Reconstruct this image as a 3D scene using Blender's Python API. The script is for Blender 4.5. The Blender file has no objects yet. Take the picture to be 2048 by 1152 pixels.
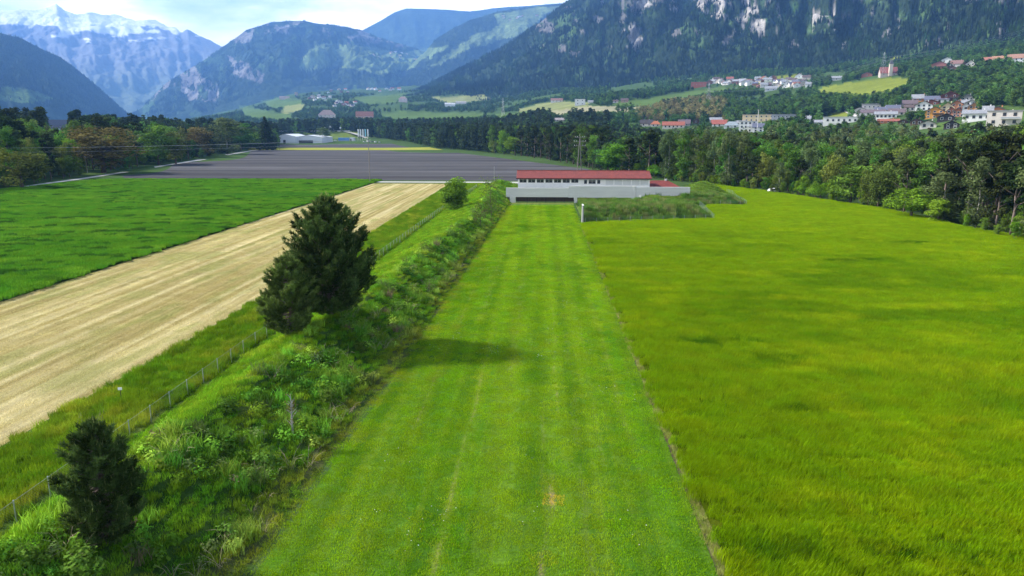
import bpy, math, random
import numpy as np
from mathutils import Vector, Matrix
R = math.radians
S = bpy.context.scene
COL = S.collection
random.seed(7)
rng = np.random.default_rng(11)
# ------------------------------------------------------------------ camera
H, FPX, PITCH, YAW = 21.0, 1462.0, math.atan(318 / 1462.0), R(2.33)
cam = bpy.data.cameras.new("camera")
cam.lens = 36 * FPX / 2048
cam.sensor_width = 36
cam.clip_start, cam.clip_end = 0.5, 60000
co = bpy.data.objects.new("camera", cam)
COL.objects.link(co)
co.location = (0, 0, H)
co.rotation_euler = (R(90) - PITCH, 0, YAW)
S.camera = co
# ------------------------------------------------------------------ sky and sun
SUN_EL, SUN_AZ = R(38), R(-80)          # azimuth clockwise from +Y: the sun stands to the left
W = bpy.data.worlds.new("World")
S.world = W
W.use_nodes = True
nt = W.node_tree
nt.nodes.clear()
out = nt.nodes.new("ShaderNodeOutputWorld")
bg = nt.nodes.new("ShaderNodeBackground")
bg.inputs["Strength"].default_value = 0.10
sky = nt.nodes.new("ShaderNodeTexSky")
sky.sky_type = 'NISHITA'
sky.sun_disc = False
sky.sun_elevation = SUN_EL
sky.sun_rotation = SUN_AZ
tc = nt.nodes.new("ShaderNodeTexCoord")
mp = nt.nodes.new("ShaderNodeMapping")
mp.inputs["Scale"].default_value = (1.0, 1.0, 3.2)
mp.inputs["Location"].default_value = (0.35, 0.2, 0.1)
nz = nt.nodes.new("ShaderNodeTexNoise")
nz.inputs["Scale"].default_value = 3.4
nz.inputs["Detail"].default_value = 9
nz.inputs["Roughness"].default_value = 0.58
cr = nt.nodes.new("ShaderNodeValToRGB")
cr.color_ramp.elements[0].position = 0.40
cr.color_ramp.elements[1].position = 0.56
nz2 = nt.nodes.new("ShaderNodeTexNoise")
nz2.inputs["Scale"].default_value = 5.0
nz2.inputs["Detail"].default_value = 8
cr2 = nt.nodes.new("ShaderNodeValToRGB")
cr2.color_ramp.elements[0].position = 0.38
cr2.color_ramp.elements[0].color = (8.0, 8.5, 9.3, 1)
cr2.color_ramp.elements[1].position = 0.60
cr2.color_ramp.elements[1].color = (17.0, 16.7, 16.2, 1)
mx = nt.nodes.new("ShaderNodeMix")
mx.data_type = 'RGBA'
L = nt.links.new
L(tc.outputs["Generated"], mp.inputs["Vector"])
L(mp.outputs[0], nz.inputs["Vector"])
L(mp.outputs[0], nz2.inputs["Vector"])
sx = nt.nodes.new("ShaderNodeSeparateXYZ")
L(tc.outputs["Generated"], sx.inputs[0])
mr = nt.nodes.new("ShaderNodeMapRange")          # cloud bank low over the mountains, opening to blue overhead
mr.inputs[1].default_value, mr.inputs[2].default_value = 0.0, 0.75
mr.inputs[3].default_value, mr.inputs[4].default_value = 0.14, -0.20
L(sx.outputs["Z"], mr.inputs[0])
ad = nt.nodes.new("ShaderNodeMath")
ad.operation = 'ADD'
L(nz.outputs["Fac"], ad.inputs[0])
L(mr.outputs[0], ad.inputs[1])
L(ad.outputs[0], cr.inputs[0])
L(nz2.outputs["Fac"], cr2.inputs[0])
L(cr.outputs[0], mx.inputs["Factor"])
L(sky.outputs[0], mx.inputs["A"])
L(cr2.outputs[0], mx.inputs["B"])
L(mx.outputs["Result"], bg.inputs["Color"])
L(bg.outputs[0], out.inputs["Surface"])
sl = bpy.data.lights.new("sun", 'SUN')
sl.energy = 4.6
sl.angle = R(5.0)
sl.color = (1.0, 0.95, 0.86)
so = bpy.data.objects.new("sun", sl)
COL.objects.link(so)
sd = Vector((math.sin(SUN_AZ) * math.cos(SUN_EL), math.cos(SUN_AZ) * math.cos(SUN_EL), math.sin(SUN_EL)))
so.rotation_euler = (-sd).to_track_quat('-Z', 'Y').to_euler()
so.location = sd * 300
S.view_settings.view_transform = 'Standard'
S.view_settings.look = 'None'
S.view_settings.exposure = 1.14
S.view_settings.gamma = 1
S.view_settings.use_curve_mapping = False
S.cycles.volume_bounces = 1
S.cycles.max_bounces = 6
S.cycles.transparent_max_bounces = 8
HAZE_DENSITY = 6.4e-5
HAZE_COLOR = (0.20, 0.45, 1.0)

# ------------------------------------------------------------------ numbers
CP, SP, CY, SY = math.cos(PITCH), math.sin(PITCH), math.cos(YAW), math.sin(YAW)

def ray(u, v):
    x = (np.asarray(u, float) - 1024) / FPX
    w = (576 - np.asarray(v, float)) / FPX
    y = CP + w * SP
    z = -SP + w * CP
    return x * CY - y * SY, x * SY + y * CY, z + 0 * x

def G(u, v, z=0.0):
    dx, dy, dz = ray(u, v)
    t = (z - H) / dz
    return dx * t, dy * t

def onplane(u, v, y):
    dx, dy, dz = ray(u, v)
    t = y / dy
    return float(dx * t), float(H + dz * t)

def project(X, Y, Z):
    X, Y, Z = np.asarray(X, float), np.asarray(Y, float), np.asarray(Z, float) - H
    x = X * CY + Y * SY
    y = -X * SY + Y * CY
    dep = np.maximum(y * CP - Z * SP, 0.1)
    return 1024 + FPX * x / dep, 576 - FPX * (y * SP + Z * CP) / dep

def uh_of(X, Y):
    x = X * CY + Y * SY
    y = -X * SY + Y * CY
    return 1024 + 1496.0 * x / np.maximum(y, 1e-3), np.hypot(X, Y), y

def hsh(ix, iy, seed):
    n = (ix.astype(np.int64) * 374761393 + iy.astype(np.int64) * 668265263 + seed * 974634777) & 0x7fffffff
    n = ((n ^ (n >> 13)) * 1274126177) & 0x7fffffff
    n = ((n ^ (n >> 16)) * 461845907) & 0x7fffffff
    return (n ^ (n >> 15)) / float(0x7fffffff)

def vn(x, y, seed=0):
    x, y = np.asarray(x, float), np.asarray(y, float)
    ix, iy = np.floor(x), np.floor(y)
    fx, fy = x - ix, y - iy
    fx = fx * fx * fx * (fx * (fx * 6 - 15) + 10)
    fy = fy * fy * fy * (fy * (fy * 6 - 15) + 10)
    a, b = hsh(ix, iy, seed), hsh(ix + 1, iy, seed)
    c, d = hsh(ix, iy + 1, seed), hsh(ix + 1, iy + 1, seed)
    return (a + (b - a) * fx) * (1 - fy) + (c + (d - c) * fx) * fy

def fbm(x, y, seed=0, octv=5, gain=0.5):
    s, a, tot = 0, 1.0, 0
    for k in range(octv):
        s = s + a * vn(x * 2 ** k + 17.3 * k, y * 2 ** k - 9.1 * k, seed + k)
        tot += a
        a *= gain
    return s / tot                                     # 0..1, mean .5

def sstep(a, b, x):
    t = np.clip((x - a) / (b - a), 0, 1)
    return t * t * (3 - 2 * t)

def inpoly(px, py, poly):
    px, py = np.asarray(px), np.asarray(py)
    ins = np.zeros(px.shape, bool)
    n = len(poly)
    for i in range(n):
        x1, y1 = poly[i]
        x2, y2 = poly[(i + 1) % n]
        if y1 == y2:
            continue
        c = ((y1 > py) != (y2 > py)) & (px < (x2 - x1) * (py - y1) / (y2 - y1) + x1)
        ins ^= c
    return ins

# ------------------------------------------------------------------ terrain height
F = None
TD = [300, 400, 550, 700, 900, 1200, 1600, 2200, 3000, 4500, 6500]
TT = {
    -900: [F, F, 305, 285, 265, 245, 225, 200, 170, 150, 140],
    -400: [F, F, 310, 292, 272, 258, 246, 235, 220, 200, 190],
    0:    [F, F, 312, 295, 279, 269, 262, 256, 250, 245, 242],
    300:  [F, F, F, 301, 287, 274, 268, 264, 260, 256, 253],
    450:  [F, F, F, F, F, 281, 269, 258, 244, 232, 228],
    600:  [F, F, F, F, F, F, 268, 247, 222, 195, 185],
    800:  [F, F, F, F, F, 279, 260, 240, 210, 187, 175],
    1000: [F, F, F, F, 289, 268, 246, 226, 202, 178, 165],
    1100: [F, F, F, F, 280, 245, 220, 201, 186, 168, 152],
    1250: [F, F, F, 300, 276, 236, 206, 187, 170, 150, 130],
    1400: [F, F, 311, 288, 263, 228, 192, 166, 147, 125, 100],
    1600: [F, F, 301, 266, 243, 206, 173, 148, 122, 95, 60],
    1800: [F, F, 277, 244, 214, 170, 140, 115, 85, 45, 0],
    2048: [F, 318, 243, 212, 170, 125, 98, 62, 15, -40, -100],
    2700: [F, 305, 232, 195, 150, 105, 60, 0, -60, -150, -200],
}
TU = sorted(TT)
TZ = []
for uu in TU:
    row = []
    for dd, vv in zip(TD, TT[uu]):
        if vv is None:
            row.append(0.0)
        else:
            dx, dy, dz = ray(uu, vv)
            row.append(float(H + dd * dz / math.hypot(dx, dy)))
    TZ.append(row)
TZ = np.array(TZ)
_ug = np.linspace(TU[0], TU[-1], 361)
_lg = np.linspace(math.log(250), math.log(6500), 300)
_m1 = np.array([np.interp(_lg, np.log(TD), r) for r in TZ])
TG = np.array([np.interp(_ug, TU, _m1[:, j]) for j in range(_m1.shape[1])]).T
def _blur(A, n, ax):
    k = np.hanning(n + 2)[1:-1]
    k /= k.sum()
    return np.apply_along_axis(lambda r: np.convolve(np.pad(r, n // 2, mode='edge'), k, mode='valid'), ax, A)
TG = _blur(_blur(TG, 17, 1), 15, 0)

def terrain(X, Y):
    X, Y = np.asarray(X, float), np.asarray(Y, float)
    u, d, yc = uh_of(X, Y)
    u = np.where(yc > 1, u, np.where(X > 0, 2700, -900))
    u = np.clip(u, TU[0], TU[-1])
    fu = (u - _ug[0]) / (_ug[1] - _ug[0])
    fl = (np.log(np.clip(d, 250, 6500)) - _lg[0]) / (_lg[1] - _lg[0])
    iu = np.clip(fu.astype(int), 0, len(_ug) - 2)
    il = np.clip(fl.astype(int), 0, len(_lg) - 2)
    a, b = fu - iu, fl - il
    z = (TG[iu, il] * (1 - a) + TG[iu + 1, il] * a) * (1 - b) + (TG[iu, il + 1] * (1 - a) + TG[iu + 1, il + 1] * a) * b
    back = sstep(1, -60, yc) * 0
    amp = sstep(4, 40, z) * np.clip(d / 1000, 0, 4)
    z = z + amp * (fbm(X / 190, Y / 190, 5, 4) - 0.5) * 12
    return np.maximum(z, 0) + back

# the bank on the left of the meadow, and the three mounds by the shooting house
def fence_x(y): return np.interp(y, [20, 66, 112, 187, 262, 300], [-28.6, -28.4, -27.0, -26.2, -23.9, -23.0])
def crest_x(y): return np.interp(y, [20, 40, 60, 87, 150, 230, 280], [-23.3, -22.5, -20.8, -18.8, -15.4, -15.0, -15.0])
def toe_x(y): return np.interp(y, [20, 31, 49, 63, 86, 140, 214, 280], [-14.6, -14.3, -13.8, -12.9, -12.3, -10.9, -9.0, -8.5])
def bank(X, Y):
    X, Y = np.asarray(X, float), np.asarray(Y, float)
    f, c, t = fence_x(Y) + .5, crest_x(Y), toe_x(Y)
    h = 3.0 + 0.5 * (fbm(Y / 14, Y * 0, 31, 3) - .5) * 2
    h = h * sstep(292, 262, Y) * sstep(-20, 5, Y)
    l = sstep(0, 1, (X - f) / (c - f)) * .55 + np.clip((X - f) / (c - f), 0, 1) * .45
    q = np.clip((t - X) / (t - c), 0, 1)
    r = q ** 1.15
    s = np.where(X < c, l, r)
    nzb = (fbm(X / 2.2, Y / 2.2, 41, 4) - .5) * .7 * np.clip(s * 3, 0, 1)
    z = h * np.minimum(s, 1 - 0.06 * np.exp(-((X - c) / 1.2) ** 2)) + nzb
    return np.where((X > f - .01) & (X < t + .01), np.maximum(z, 0), -.5)

def mounds(X, Y):
    X, Y = np.asarray(X, float), np.asarray(Y, float)
    fy = 166 + (X - 9.5) * 0.262
    s = np.clip(Y - fy - .6, 0, 99)
    z1 = np.minimum(s * .5, 2.35) * sstep(41.5, 35.5, X) * sstep(202, 192, Y) * (X > 9.7)
    z2 = 1.9 * sstep(207, 213, Y) * sstep(236, 224, Y) * sstep(25, 31, X) * sstep(59.5, 50, X)
    z2b = 2.9 * np.exp(-((X - 31) / 5) ** 2 - ((Y - 205) / 7) ** 2) * (X > 24)
    z3 = 4.7 * np.exp(-((X - 51) / 6.5) ** 2 - ((Y - 236) / 9) ** 2)
    z = np.maximum(np.maximum(z1, z2), np.maximum(z3, z2b))
    z = z + (fbm(X / 1.8, Y / 1.8, 52, 4) - .5) * .7 * np.clip(z, 0, 1)
    return np.where(z > .05, z, -.5)

def surf(X, Y):
    return np.maximum(np.maximum(terrain(X, Y), bank(X, Y)), mounds(X, Y))

_T = np.exp(np.linspace(math.log(25), math.log(9000), 5000))
def at(u, v, top=True):
    dx, dy, dz = [float(q) for q in ray(u, v)]
    n = math.hypot(dx, dy)
    X, Y, Z = dx / n * _T, dy / n * _T, H + dz / n * _T
    zz = surf(X, Y) if top else terrain(X, Y)
    k = np.argmax(Z <= zz)
    if not (Z <= zz).any():
        k = len(_T) - 1
    return Vector((X[k], Y[k], float(zz[k])))

# ------------------------------------------------------------------ helpers: objects
def tag(o, label=None, cat=None, group=None, kind=None):
    if label: o["label"] = label
    if cat: o["category"] = cat
    if group: o["group"] = group
    if kind: o["kind"] = kind
    return o

def empty(name, loc=(0, 0, 0), rz=0.0, label=None, cat=None, group=None, sc=1.0):
    o = bpy.data.objects.new(name, None)
    o.empty_display_size = 0.5
    o.location = loc
    o.rotation_euler = (0, 0, rz)
    o.scale = (sc, sc, sc) if not hasattr(sc, '__len__') else sc
    COL.objects.link(o)
    return tag(o, label, cat, group)

def mesh_np(name, V, Fc, mat=None, smooth=False, attrs=None):
    """V (n,3); Fc (m,k) array, or a list of such arrays."""
    me = bpy.data.meshes.new(name)
    V = np.asarray(V, np.float32)
    fl = [np.asarray(f, np.int32) for f in (Fc if isinstance(Fc, list) else [Fc]) if len(f)]
    me.vertices.add(len(V))
    me.vertices.foreach_set("co", V.ravel())
    idx = np.concatenate([f.ravel() for f in fl])
    tot = np.concatenate([np.full(len(f), f.shape[1], np.int32) for f in fl])
    st = np.concatenate([[0], np.cumsum(tot)[:-1]]).astype(np.int32)
    me.loops.add(len(idx))
    me.loops.foreach_set("vertex_index", idx)
    me.polygons.add(len(tot))
    me.polygons.foreach_set("loop_start", st)
    me.update(calc_edges=True)
    me.polygons.foreach_set("use_smooth", np.full(len(tot), bool(smooth)))
    for k, a in (attrs or {}).items():
        a = np.asarray(a, np.float32)
        if a.ndim == 1:
            at_ = me.attributes.new(k, 'FLOAT', 'POINT')
            at_.data.foreach_set("value", a)
        else:
            at_ = me.attributes.new(k, 'FLOAT_COLOR', 'POINT')
            at_.data.foreach_set("color", np.concatenate([a, np.ones((len(a), 1), np.float32)], 1).ravel())
    if mat is not None:
        me.materials.append(mat)
    return me

def link(name, me, parent=None):
    o = bpy.data.objects.new(name, me)
    COL.objects.link(o)
    if parent is not None:
        o.parent = parent
    return o

class MB:
    """collects boxes, tubes and polygons, links them as one mesh"""
    def __init__(self): self.v, self.f = [], {}
    def add(self, verts, faces):
        b = len(self.v)
        self.v += [tuple(q) for q in verts]
        for f in faces:
            self.f.setdefault(len(f), []).append([b + i for i in f])
        return self
    def box(self, c, s, rz=0.0):
        x, y, z = [q / 2 for q in s]
        ca, sa = math.cos(rz), math.sin(rz)
        P = [(i * x, j * y, k * z) for i in (-1, 1) for j in (-1, 1) for k in (-1, 1)]
        P = [(c[0] + a * ca - b * sa, c[1] + a * sa + b * ca, c[2] + d) for a, b, d in P]
        return self.add(P, [(0, 1, 3, 2), (4, 6, 7, 5), (0, 4, 5, 1), (2, 3, 7, 6), (0, 2, 6, 4), (1, 5, 7, 3)])
    def tube(self, pts, radii, n=6, cap=True):
        pts = [Vector(p) for p in pts]
        if not hasattr(radii, '__len__'): radii = [radii] * len(pts)
        ring = []
        for i, p in enumerate(pts):
            d = (pts[min(i + 1, len(pts) - 1)] - pts[max(i - 1, 0)]).normalized()
            a = d.orthogonal().normalized() if abs(d.z) < .9 else Vector((1, 0, 0)).cross(d).normalized()
            b = d.cross(a)
            ring.append([p + (a * math.cos(2 * math.pi * k / n) + b * math.sin(2 * math.pi * k / n)) * radii[i] for k in range(n)])
        V = [q for r in ring for q in r]
        Fq = [(i * n + k, i * n + (k + 1) % n, (i + 1) * n + (k + 1) % n, (i + 1) * n + k) for i in range(len(pts) - 1) for k in range(n)]
        if cap:
            Fq += [tuple(range(n - 1, -1, -1)), tuple((len(pts) - 1) * n + k for k in range(n))]
        return self.add(V, Fq)
    def prism(self, prof, y0, y1):
        """profile in x,z extruded along y"""
        n = len(prof)
        V = [(x, y0, z) for x, z in prof] + [(x, y1, z) for x, z in prof]
        Fq = [tuple(range(n)), tuple(range(2 * n - 1, n - 1, -1))] + [(k, n + k, n + (k + 1) % n, (k + 1) % n) for k in range(n)]
        return self.add(V, Fq)
    def mesh(self, name, mat, smooth=False):
        return mesh_np(name, self.v, [np.array(f) for f in self.f.values()], mat, smooth)
    def build(self, name, mat, parent=None, smooth=False):
        return link(name, self.mesh(name, mat, smooth), parent)

# ------------------------------------------------------------------ helpers: materials
def newmat(name):
    m = bpy.data.materials.new(name)
    m.use_nodes = True
    t = m.node_tree
    t.nodes.clear()
    o = t.nodes.new("ShaderNodeOutputMaterial")
    return m, t, o

def nmath(t, op, a, b=None):
    n = t.nodes.new("ShaderNodeMath")
    n.operation = op
    for k, q in ((0, a), (1, b)):
        if q is None: continue
        if isinstance(q, (int, float)): n.inputs[k].default_value = q
        else: t.links.new(q, n.inputs[k])
    return n.outputs[0]

def nscale(t, col, fac):
    n = t.nodes.new("ShaderNodeVectorMath")
    n.operation = 'SCALE'
    t.links.new(col, n.inputs[0])
    if isinstance(fac, (int, float)): n.inputs["Scale"].default_value = fac
    else: t.links.new(fac, n.inputs["Scale"])
    return n.outputs[0]

def nnoise(t, scale, detail=4, vec=None, lo=0.0, hi=1.0, rough=.55):
    n = t.nodes.new("ShaderNodeTexNoise")
    n.inputs["Scale"].default_value = scale
    n.inputs["Detail"].default_value = detail
    n.inputs["Roughness"].default_value = rough
    if vec is not None: t.links.new(vec, n.inputs["Vector"])
    r = t.nodes.new("ShaderNodeMapRange")
    r.inputs[1].default_value, r.inputs[2].default_value = .25, .75
    r.inputs[3].default_value, r.inputs[4].default_value = lo, hi
    t.links.new(n.outputs["Fac"], r.inputs[0])
    return r.outputs[0]

def wpos(t, sc=None):
    g = t.nodes.new("ShaderNodeNewGeometry")
    if sc is None: return g.outputs["Position"]
    m = t.nodes.new("ShaderNodeMapping")
    m.inputs["Scale"].default_value = sc
    t.links.new(g.outputs["Position"], m.inputs["Vector"])
    return m.outputs[0]

def solid(name, col, rough=.7, var=.15, scale=1.5, metal=0.0, bump=0.0, stretch=None):
    """painted / stone / wood surface: colour with blotchy wear and fine grain"""
    m, t, o = newmat(name)
    b = t.nodes.new("ShaderNodeBsdfPrincipled")
    c = t.nodes.new("ShaderNodeTexCoord")
    vec = c.outputs["Object"]
    if stretch:
        mm = t.nodes.new("ShaderNodeMapping")
        mm.inputs["Scale"].default_value = stretch
        t.links.new(vec, mm.inputs["Vector"])
        vec = mm.outputs[0]
    rgb = t.nodes.new("ShaderNodeRGB")
    rgb.outputs[0].default_value = (*col, 1)
    f = nmath(t, 'MULTIPLY', nnoise(t, scale, 5, vec, 1 - var, 1 + var), nnoise(t, scale * 9, 3, vec, 1 - var * .5, 1 + var * .5))
    t.links.new(nscale(t, rgb.outputs[0], f), b.inputs["Base Color"])
    b.inputs["Roughness"].default_value = rough
    b.inputs["Metallic"].default_value = metal
    if bump:
        bp = t.nodes.new("ShaderNodeBump")
        bp.inputs["Strength"].default_value = bump
        bp.inputs["Distance"].default_value = .05
        t.links.new(nnoise(t, scale * 6, 4, vec), bp.inputs["Height"])
        t.links.new(bp.outputs[0], b.inputs["Normal"])
    t.links.new(b.outputs[0], o.inputs["Surface"])
    return m

def leafmat(name, col, trans=.35, hue=.03, val=.3, instancer=False, wvar=None):
    """leaves, needles, blades; tint = clump brightness stored on the mesh, plus a different shade for every plant"""
    m, t, o = newmat(name)
    if instancer:
        a = t.nodes.new("ShaderNodeAttribute")
        a.attribute_type = 'INSTANCER'
        a.attribute_name = "col"
        c = a.outputs["Color"]
    else:
        rgb = t.nodes.new("ShaderNodeRGB")
        rgb.outputs[0].default_value = (*col, 1)
        c = rgb.outputs[0]
    tint = t.nodes.new("ShaderNodeAttribute")
    tint.attribute_name = "tint"
    oi = t.nodes.new("ShaderNodeObjectInfo")
    c = nscale(t, c, tint.outputs["Fac"])
    hs = t.nodes.new("ShaderNodeHueSaturation")
    r1 = nmath(t, 'ADD', nmath(t, 'MULTIPLY', nmath(t, 'SUBTRACT', oi.outputs["Random"], .5), hue * 2), .5)
    fr = nmath(t, 'FRACT', nmath(t, 'MULTIPLY', oi.outputs["Random"], 37.7))
    r2 = nmath(t, 'ADD', nmath(t, 'MULTIPLY', nmath(t, 'SUBTRACT', fr, .5), val * 2), 1.0)
    t.links.new(r1, hs.inputs["Hue"])
    t.links.new(r2, hs.inputs["Value"])
    t.links.new(c, hs.inputs["Color"])
    c = hs.outputs[0]
    if wvar:
        c = nscale(t, c, nnoise(t, wvar[0], 3, wpos(t), 1 - wvar[1], 1 + wvar[1]))
    d = t.nodes.new("ShaderNodeBsdfPrincipled")
    d.inputs["Roughness"].default_value = .65
    d.inputs["Specular IOR Level"].default_value = .0
    t.links.new(c, d.inputs["Base Color"])
    if trans > 0:
        tr = t.nodes.new("ShaderNodeBsdfTranslucent")
        t.links.new(c, tr.inputs["Color"])
        ms = t.nodes.new("ShaderNodeMixShader")
        ms.inputs[0].default_value = trans
        t.links.new(d.outputs[0], ms.inputs[1])
        t.links.new(tr.outputs[0], ms.inputs[2])
        t.links.new(ms.outputs[0], o.inputs["Surface"])
    else:
        t.links.new(d.outputs[0], o.inputs["Surface"])
    return m

def groundmat(name, scales=((.35, .2), (3.0, .25)), bump=.3, bscale=4.0, bdist=.15, rough=.9, stretch=None):
    """ground: the real surface colour is stored per vertex as 'col'; grain added here"""
    m, t, o = newmat(name)
    a = t.nodes.new("ShaderNodeAttribute")
    a.attribute_name = "col"
    c = a.outputs["Color"]
    p = wpos(t, stretch)
    for s, v in scales:
        c = nscale(t, c, nnoise(t, s, 5, p, 1 - v, 1 + v, .65))
    b = t.nodes.new("ShaderNodeBsdfPrincipled")
    b.inputs["Roughness"].default_value = rough
    b.inputs["Specular IOR Level"].default_value = 0
    t.links.new(c, b.inputs["Base Color"])
    if bump:
        bp = t.nodes.new("ShaderNodeBump")
        bp.inputs["Strength"].default_value = bump
        bp.inputs["Distance"].default_value = bdist
        t.links.new(nnoise(t, bscale, 6, p, rough=.7), bp.inputs["Height"])
        t.links.new(bp.outputs[0], b.inputs["Normal"])
    t.links.new(b.outputs[0], o.inputs["Surface"])
    return m

# ------------------------------------------------------------------ instancing of uncountable growth
def proto_collection(name, meshes):
    c = bpy.data.collections.new(name)
    for i, me in enumerate(meshes):
        c.objects.link(bpy.data.objects.new(name + "_%02d" % i, me))
    return c

def scatter(name, pts, coll, scl, rot, col=None, label=None, cat=None):
    me = bpy.data.meshes.new(name)
    n = len(pts)
    me.vertices.add(n)
    me.vertices.foreach_set("co", np.asarray(pts, np.float32).ravel())
    a = me.attributes.new("scl", 'FLOAT_VECTOR', 'POINT')
    scl = np.asarray(scl, np.float32)
    if scl.ndim == 1: scl = np.repeat(scl[:, None], 3, 1)
    a.data.foreach_set("vector", scl.ravel())
    a = me.attributes.new("rot", 'FLOAT_VECTOR', 'POINT')
    rot = np.asarray(rot, np.float32)
    if rot.ndim == 1: rot = np.stack([rot * 0, rot * 0, rot], 1)
    a.data.foreach_set("vector", rot.ravel())
    a = me.attributes.new("pick", 'INT', 'POINT')
    a.data.foreach_set("value", rng.integers(0, len(coll.objects), n).astype(np.int32))
    if col is not None:
        a = me.attributes.new("col", 'FLOAT_COLOR', 'POINT')
        a.data.foreach_set("color", np.concatenate([np.asarray(col, np.float32), np.ones((n, 1), np.float32)], 1).ravel())
    o = link(name, me)
    ng = bpy.data.node_groups.new(name + "_nodes", 'GeometryNodeTree')
    ng.interface.new_socket("Geometry", in_out='INPUT', socket_type='NodeSocketGeometry')
    ng.interface.new_socket("Geometry", in_out='OUTPUT', socket_type='NodeSocketGeometry')
    gi, go = ng.nodes.new('NodeGroupInput'), ng.nodes.new('NodeGroupOutput')
    ci = ng.nodes.new('GeometryNodeCollectionInfo')
    ci.inputs['Collection'].default_value = coll
    ci.inputs['Separate Children'].default_value = True
    ci.inputs['Reset Children'].default_value = True
    ip = ng.nodes.new('GeometryNodeInstanceOnPoints')
    ip.inputs['Pick Instance'].default_value = True
    def na(nm, ty):
        q = ng.nodes.new('GeometryNodeInputNamedAttribute')
        q.data_type = ty
        q.inputs['Name'].default_value = nm
        return q.outputs[0]
    lk = ng.links.new
    lk(gi.outputs[0], ip.inputs['Points'])
    lk(ci.outputs[0], ip.inputs['Instance'])
    lk(na("pick", 'INT'), ip.inputs['Instance Index'])
    e2r = ng.nodes.new('FunctionNodeEulerToRotation')
    lk(na("rot", 'FLOAT_VECTOR'), e2r.inputs[0])
    lk(e2r.outputs[0], ip.inputs['Rotation'])
    lk(na("scl", 'FLOAT_VECTOR'), ip.inputs['Scale'])
    lk(ip.outputs[0], go.inputs[0])
    md = o.modifiers.new("scatter", 'NODES')
    md.node_group = ng
    return tag(o, label, cat, None, "stuff")

# ------------------------------------------------------------------ leaf geometry
def unit(n):
    d = rng.normal(size=(n, 3))
    return d / np.linalg.norm(d, axis=1)[:, None]

def cards(C, N, size, tint):
    """one quad leaf-spray per centre, facing roughly N"""
    n = len(C)
    N = N / np.linalg.norm(N, axis=1)[:, None]
    A = np.cross(N, unit(n))
    A /= np.linalg.norm(A, axis=1)[:, None] + 1e-9
    B = np.cross(N, A)
    s = np.asarray(size).reshape(-1, 1) * np.ones((n, 1))
    a = A * s * rng.uniform(.7, 1.2, (n, 1)) * .5
    b = B * s * rng.uniform(.45, .8, (n, 1)) * .5
    V = np.stack([C - a, C + b * .9, C + a, C - b * .9], 1).reshape(-1, 3)
    Fq = np.arange(4 * n).reshape(-1, 4)
    return V, Fq, np.repeat(tint, 4)

def crown_mesh(name, mat, kind, n, size):
    """unit-less crowns in metres for a tree about 16 m tall"""
    C, N, T = [], [], []
    if kind == 'round':
        lob = []
        for k in range(26):
            d = unit(1)[0]
            d[2] = d[2] * .97
            r = rng.uniform(.45, 1.0)
            lob.append((np.array([0, 0, 8.2]) + d * np.array([4.5, 4.5, 8.2]) * r * .82, rng.uniform(1.2, 2.3), rng.uniform(.62, 1.4)))
    elif kind == 'tall':
        lob = []
        for k in range(30):
            h = rng.uniform(1.4, 15.6)
            w = 2.9 * math.sin(min(1, (h - 1.2) / 14.9) * math.pi) ** .6
            th = rng.uniform(0, 6.28)
            q = rng.uniform(.3, 1)
            lob.append((np.array([math.cos(th) * w * q, math.sin(th) * w * q, h]), rng.uniform(.9, 1.7), rng.uniform(.62, 1.4)))
    elif kind == 'pinelow':
        lob = []
        for k in range(34):
            h = 1.6 + 13.8 * rng.random() ** .9
            w = 2.9 * (1 - (h / 16.4) ** 1.8) ** .7
            th = rng.uniform(0, 6.28)
            q = rng.uniform(.35, 1)
            lob.append((np.array([math.cos(th) * w * q, math.sin(th) * w * q, h]), rng.uniform(.75, 1.35), rng.uniform(.6, 1.4)))
    elif kind == 'pine':
        lob = []
        for k in range(30):
            h = 5.2 + 10.6 * rng.random() ** .8
            w = 2.7 * (1 - ((h - 8) / 9.5) ** 2) ** .5 if abs(h - 8) < 9.4 else .4
            th = rng.uniform(0, 6.28)
            q = rng.uniform(.25, 1)
            lob.append((np.array([math.cos(th) * w * q, math.sin(th) * w * q, h]), rng.uniform(.8, 1.4), rng.uniform(.6, 1.4)))
    per = n // len(lob)
    for c, r, tn in lob:
        d = unit(per)
        rr = r * rng.uniform(.55, 1.12, (per, 1))
        fl = np.array([1, 1, .55]) if kind[:4] == 'pine' else np.array([1, 1, .8])
        C.append(c + d * rr * fl)
        N.append(d + rng.normal(size=(per, 3)) * .55 + np.array([0, 0, .35]))
        T.append(tn * rng.uniform(.75, 1.25, per))
    V, Fq, tint = cards(np.concatenate(C), np.concatenate(N), rng.uniform(.7, 1.3, per * len(lob)) * size, np.concatenate(T))
    return mesh_np(name, V, Fq, mat, attrs={'tint': tint})

def conifer_mesh(name, mat, h=22.0, r=3.0, tiers=7, n=9):
    V, Fc, T = [], [], []
    for k in range(tiers):
        f = k / (tiers - 1)
        zb = h * (.06 + .78 * f)
        rr = r * (1 - f) ** .85 + .35
        zt = zb + h * .24 * (1 - .4 * f)
        b = len(V)
        V.append((0, 0, zt))
        T.append(1.15)
        for j in range(n):
            th = 2 * math.pi * (j + random.random() * .5) / n
            q = rr * random.uniform(.62, 1.15)
            V.append((math.cos(th) * q, math.sin(th) * q, zb + random.uniform(-.5, .6)))
            T.append(random.uniform(.6, 1.3))
        for j in range(n):
            Fc.append((b, b + 1 + j, b + 1 + (j + 1) % n))
    return mesh_np(name, V, np.array(Fc), mat, attrs={'tint': T})

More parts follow.
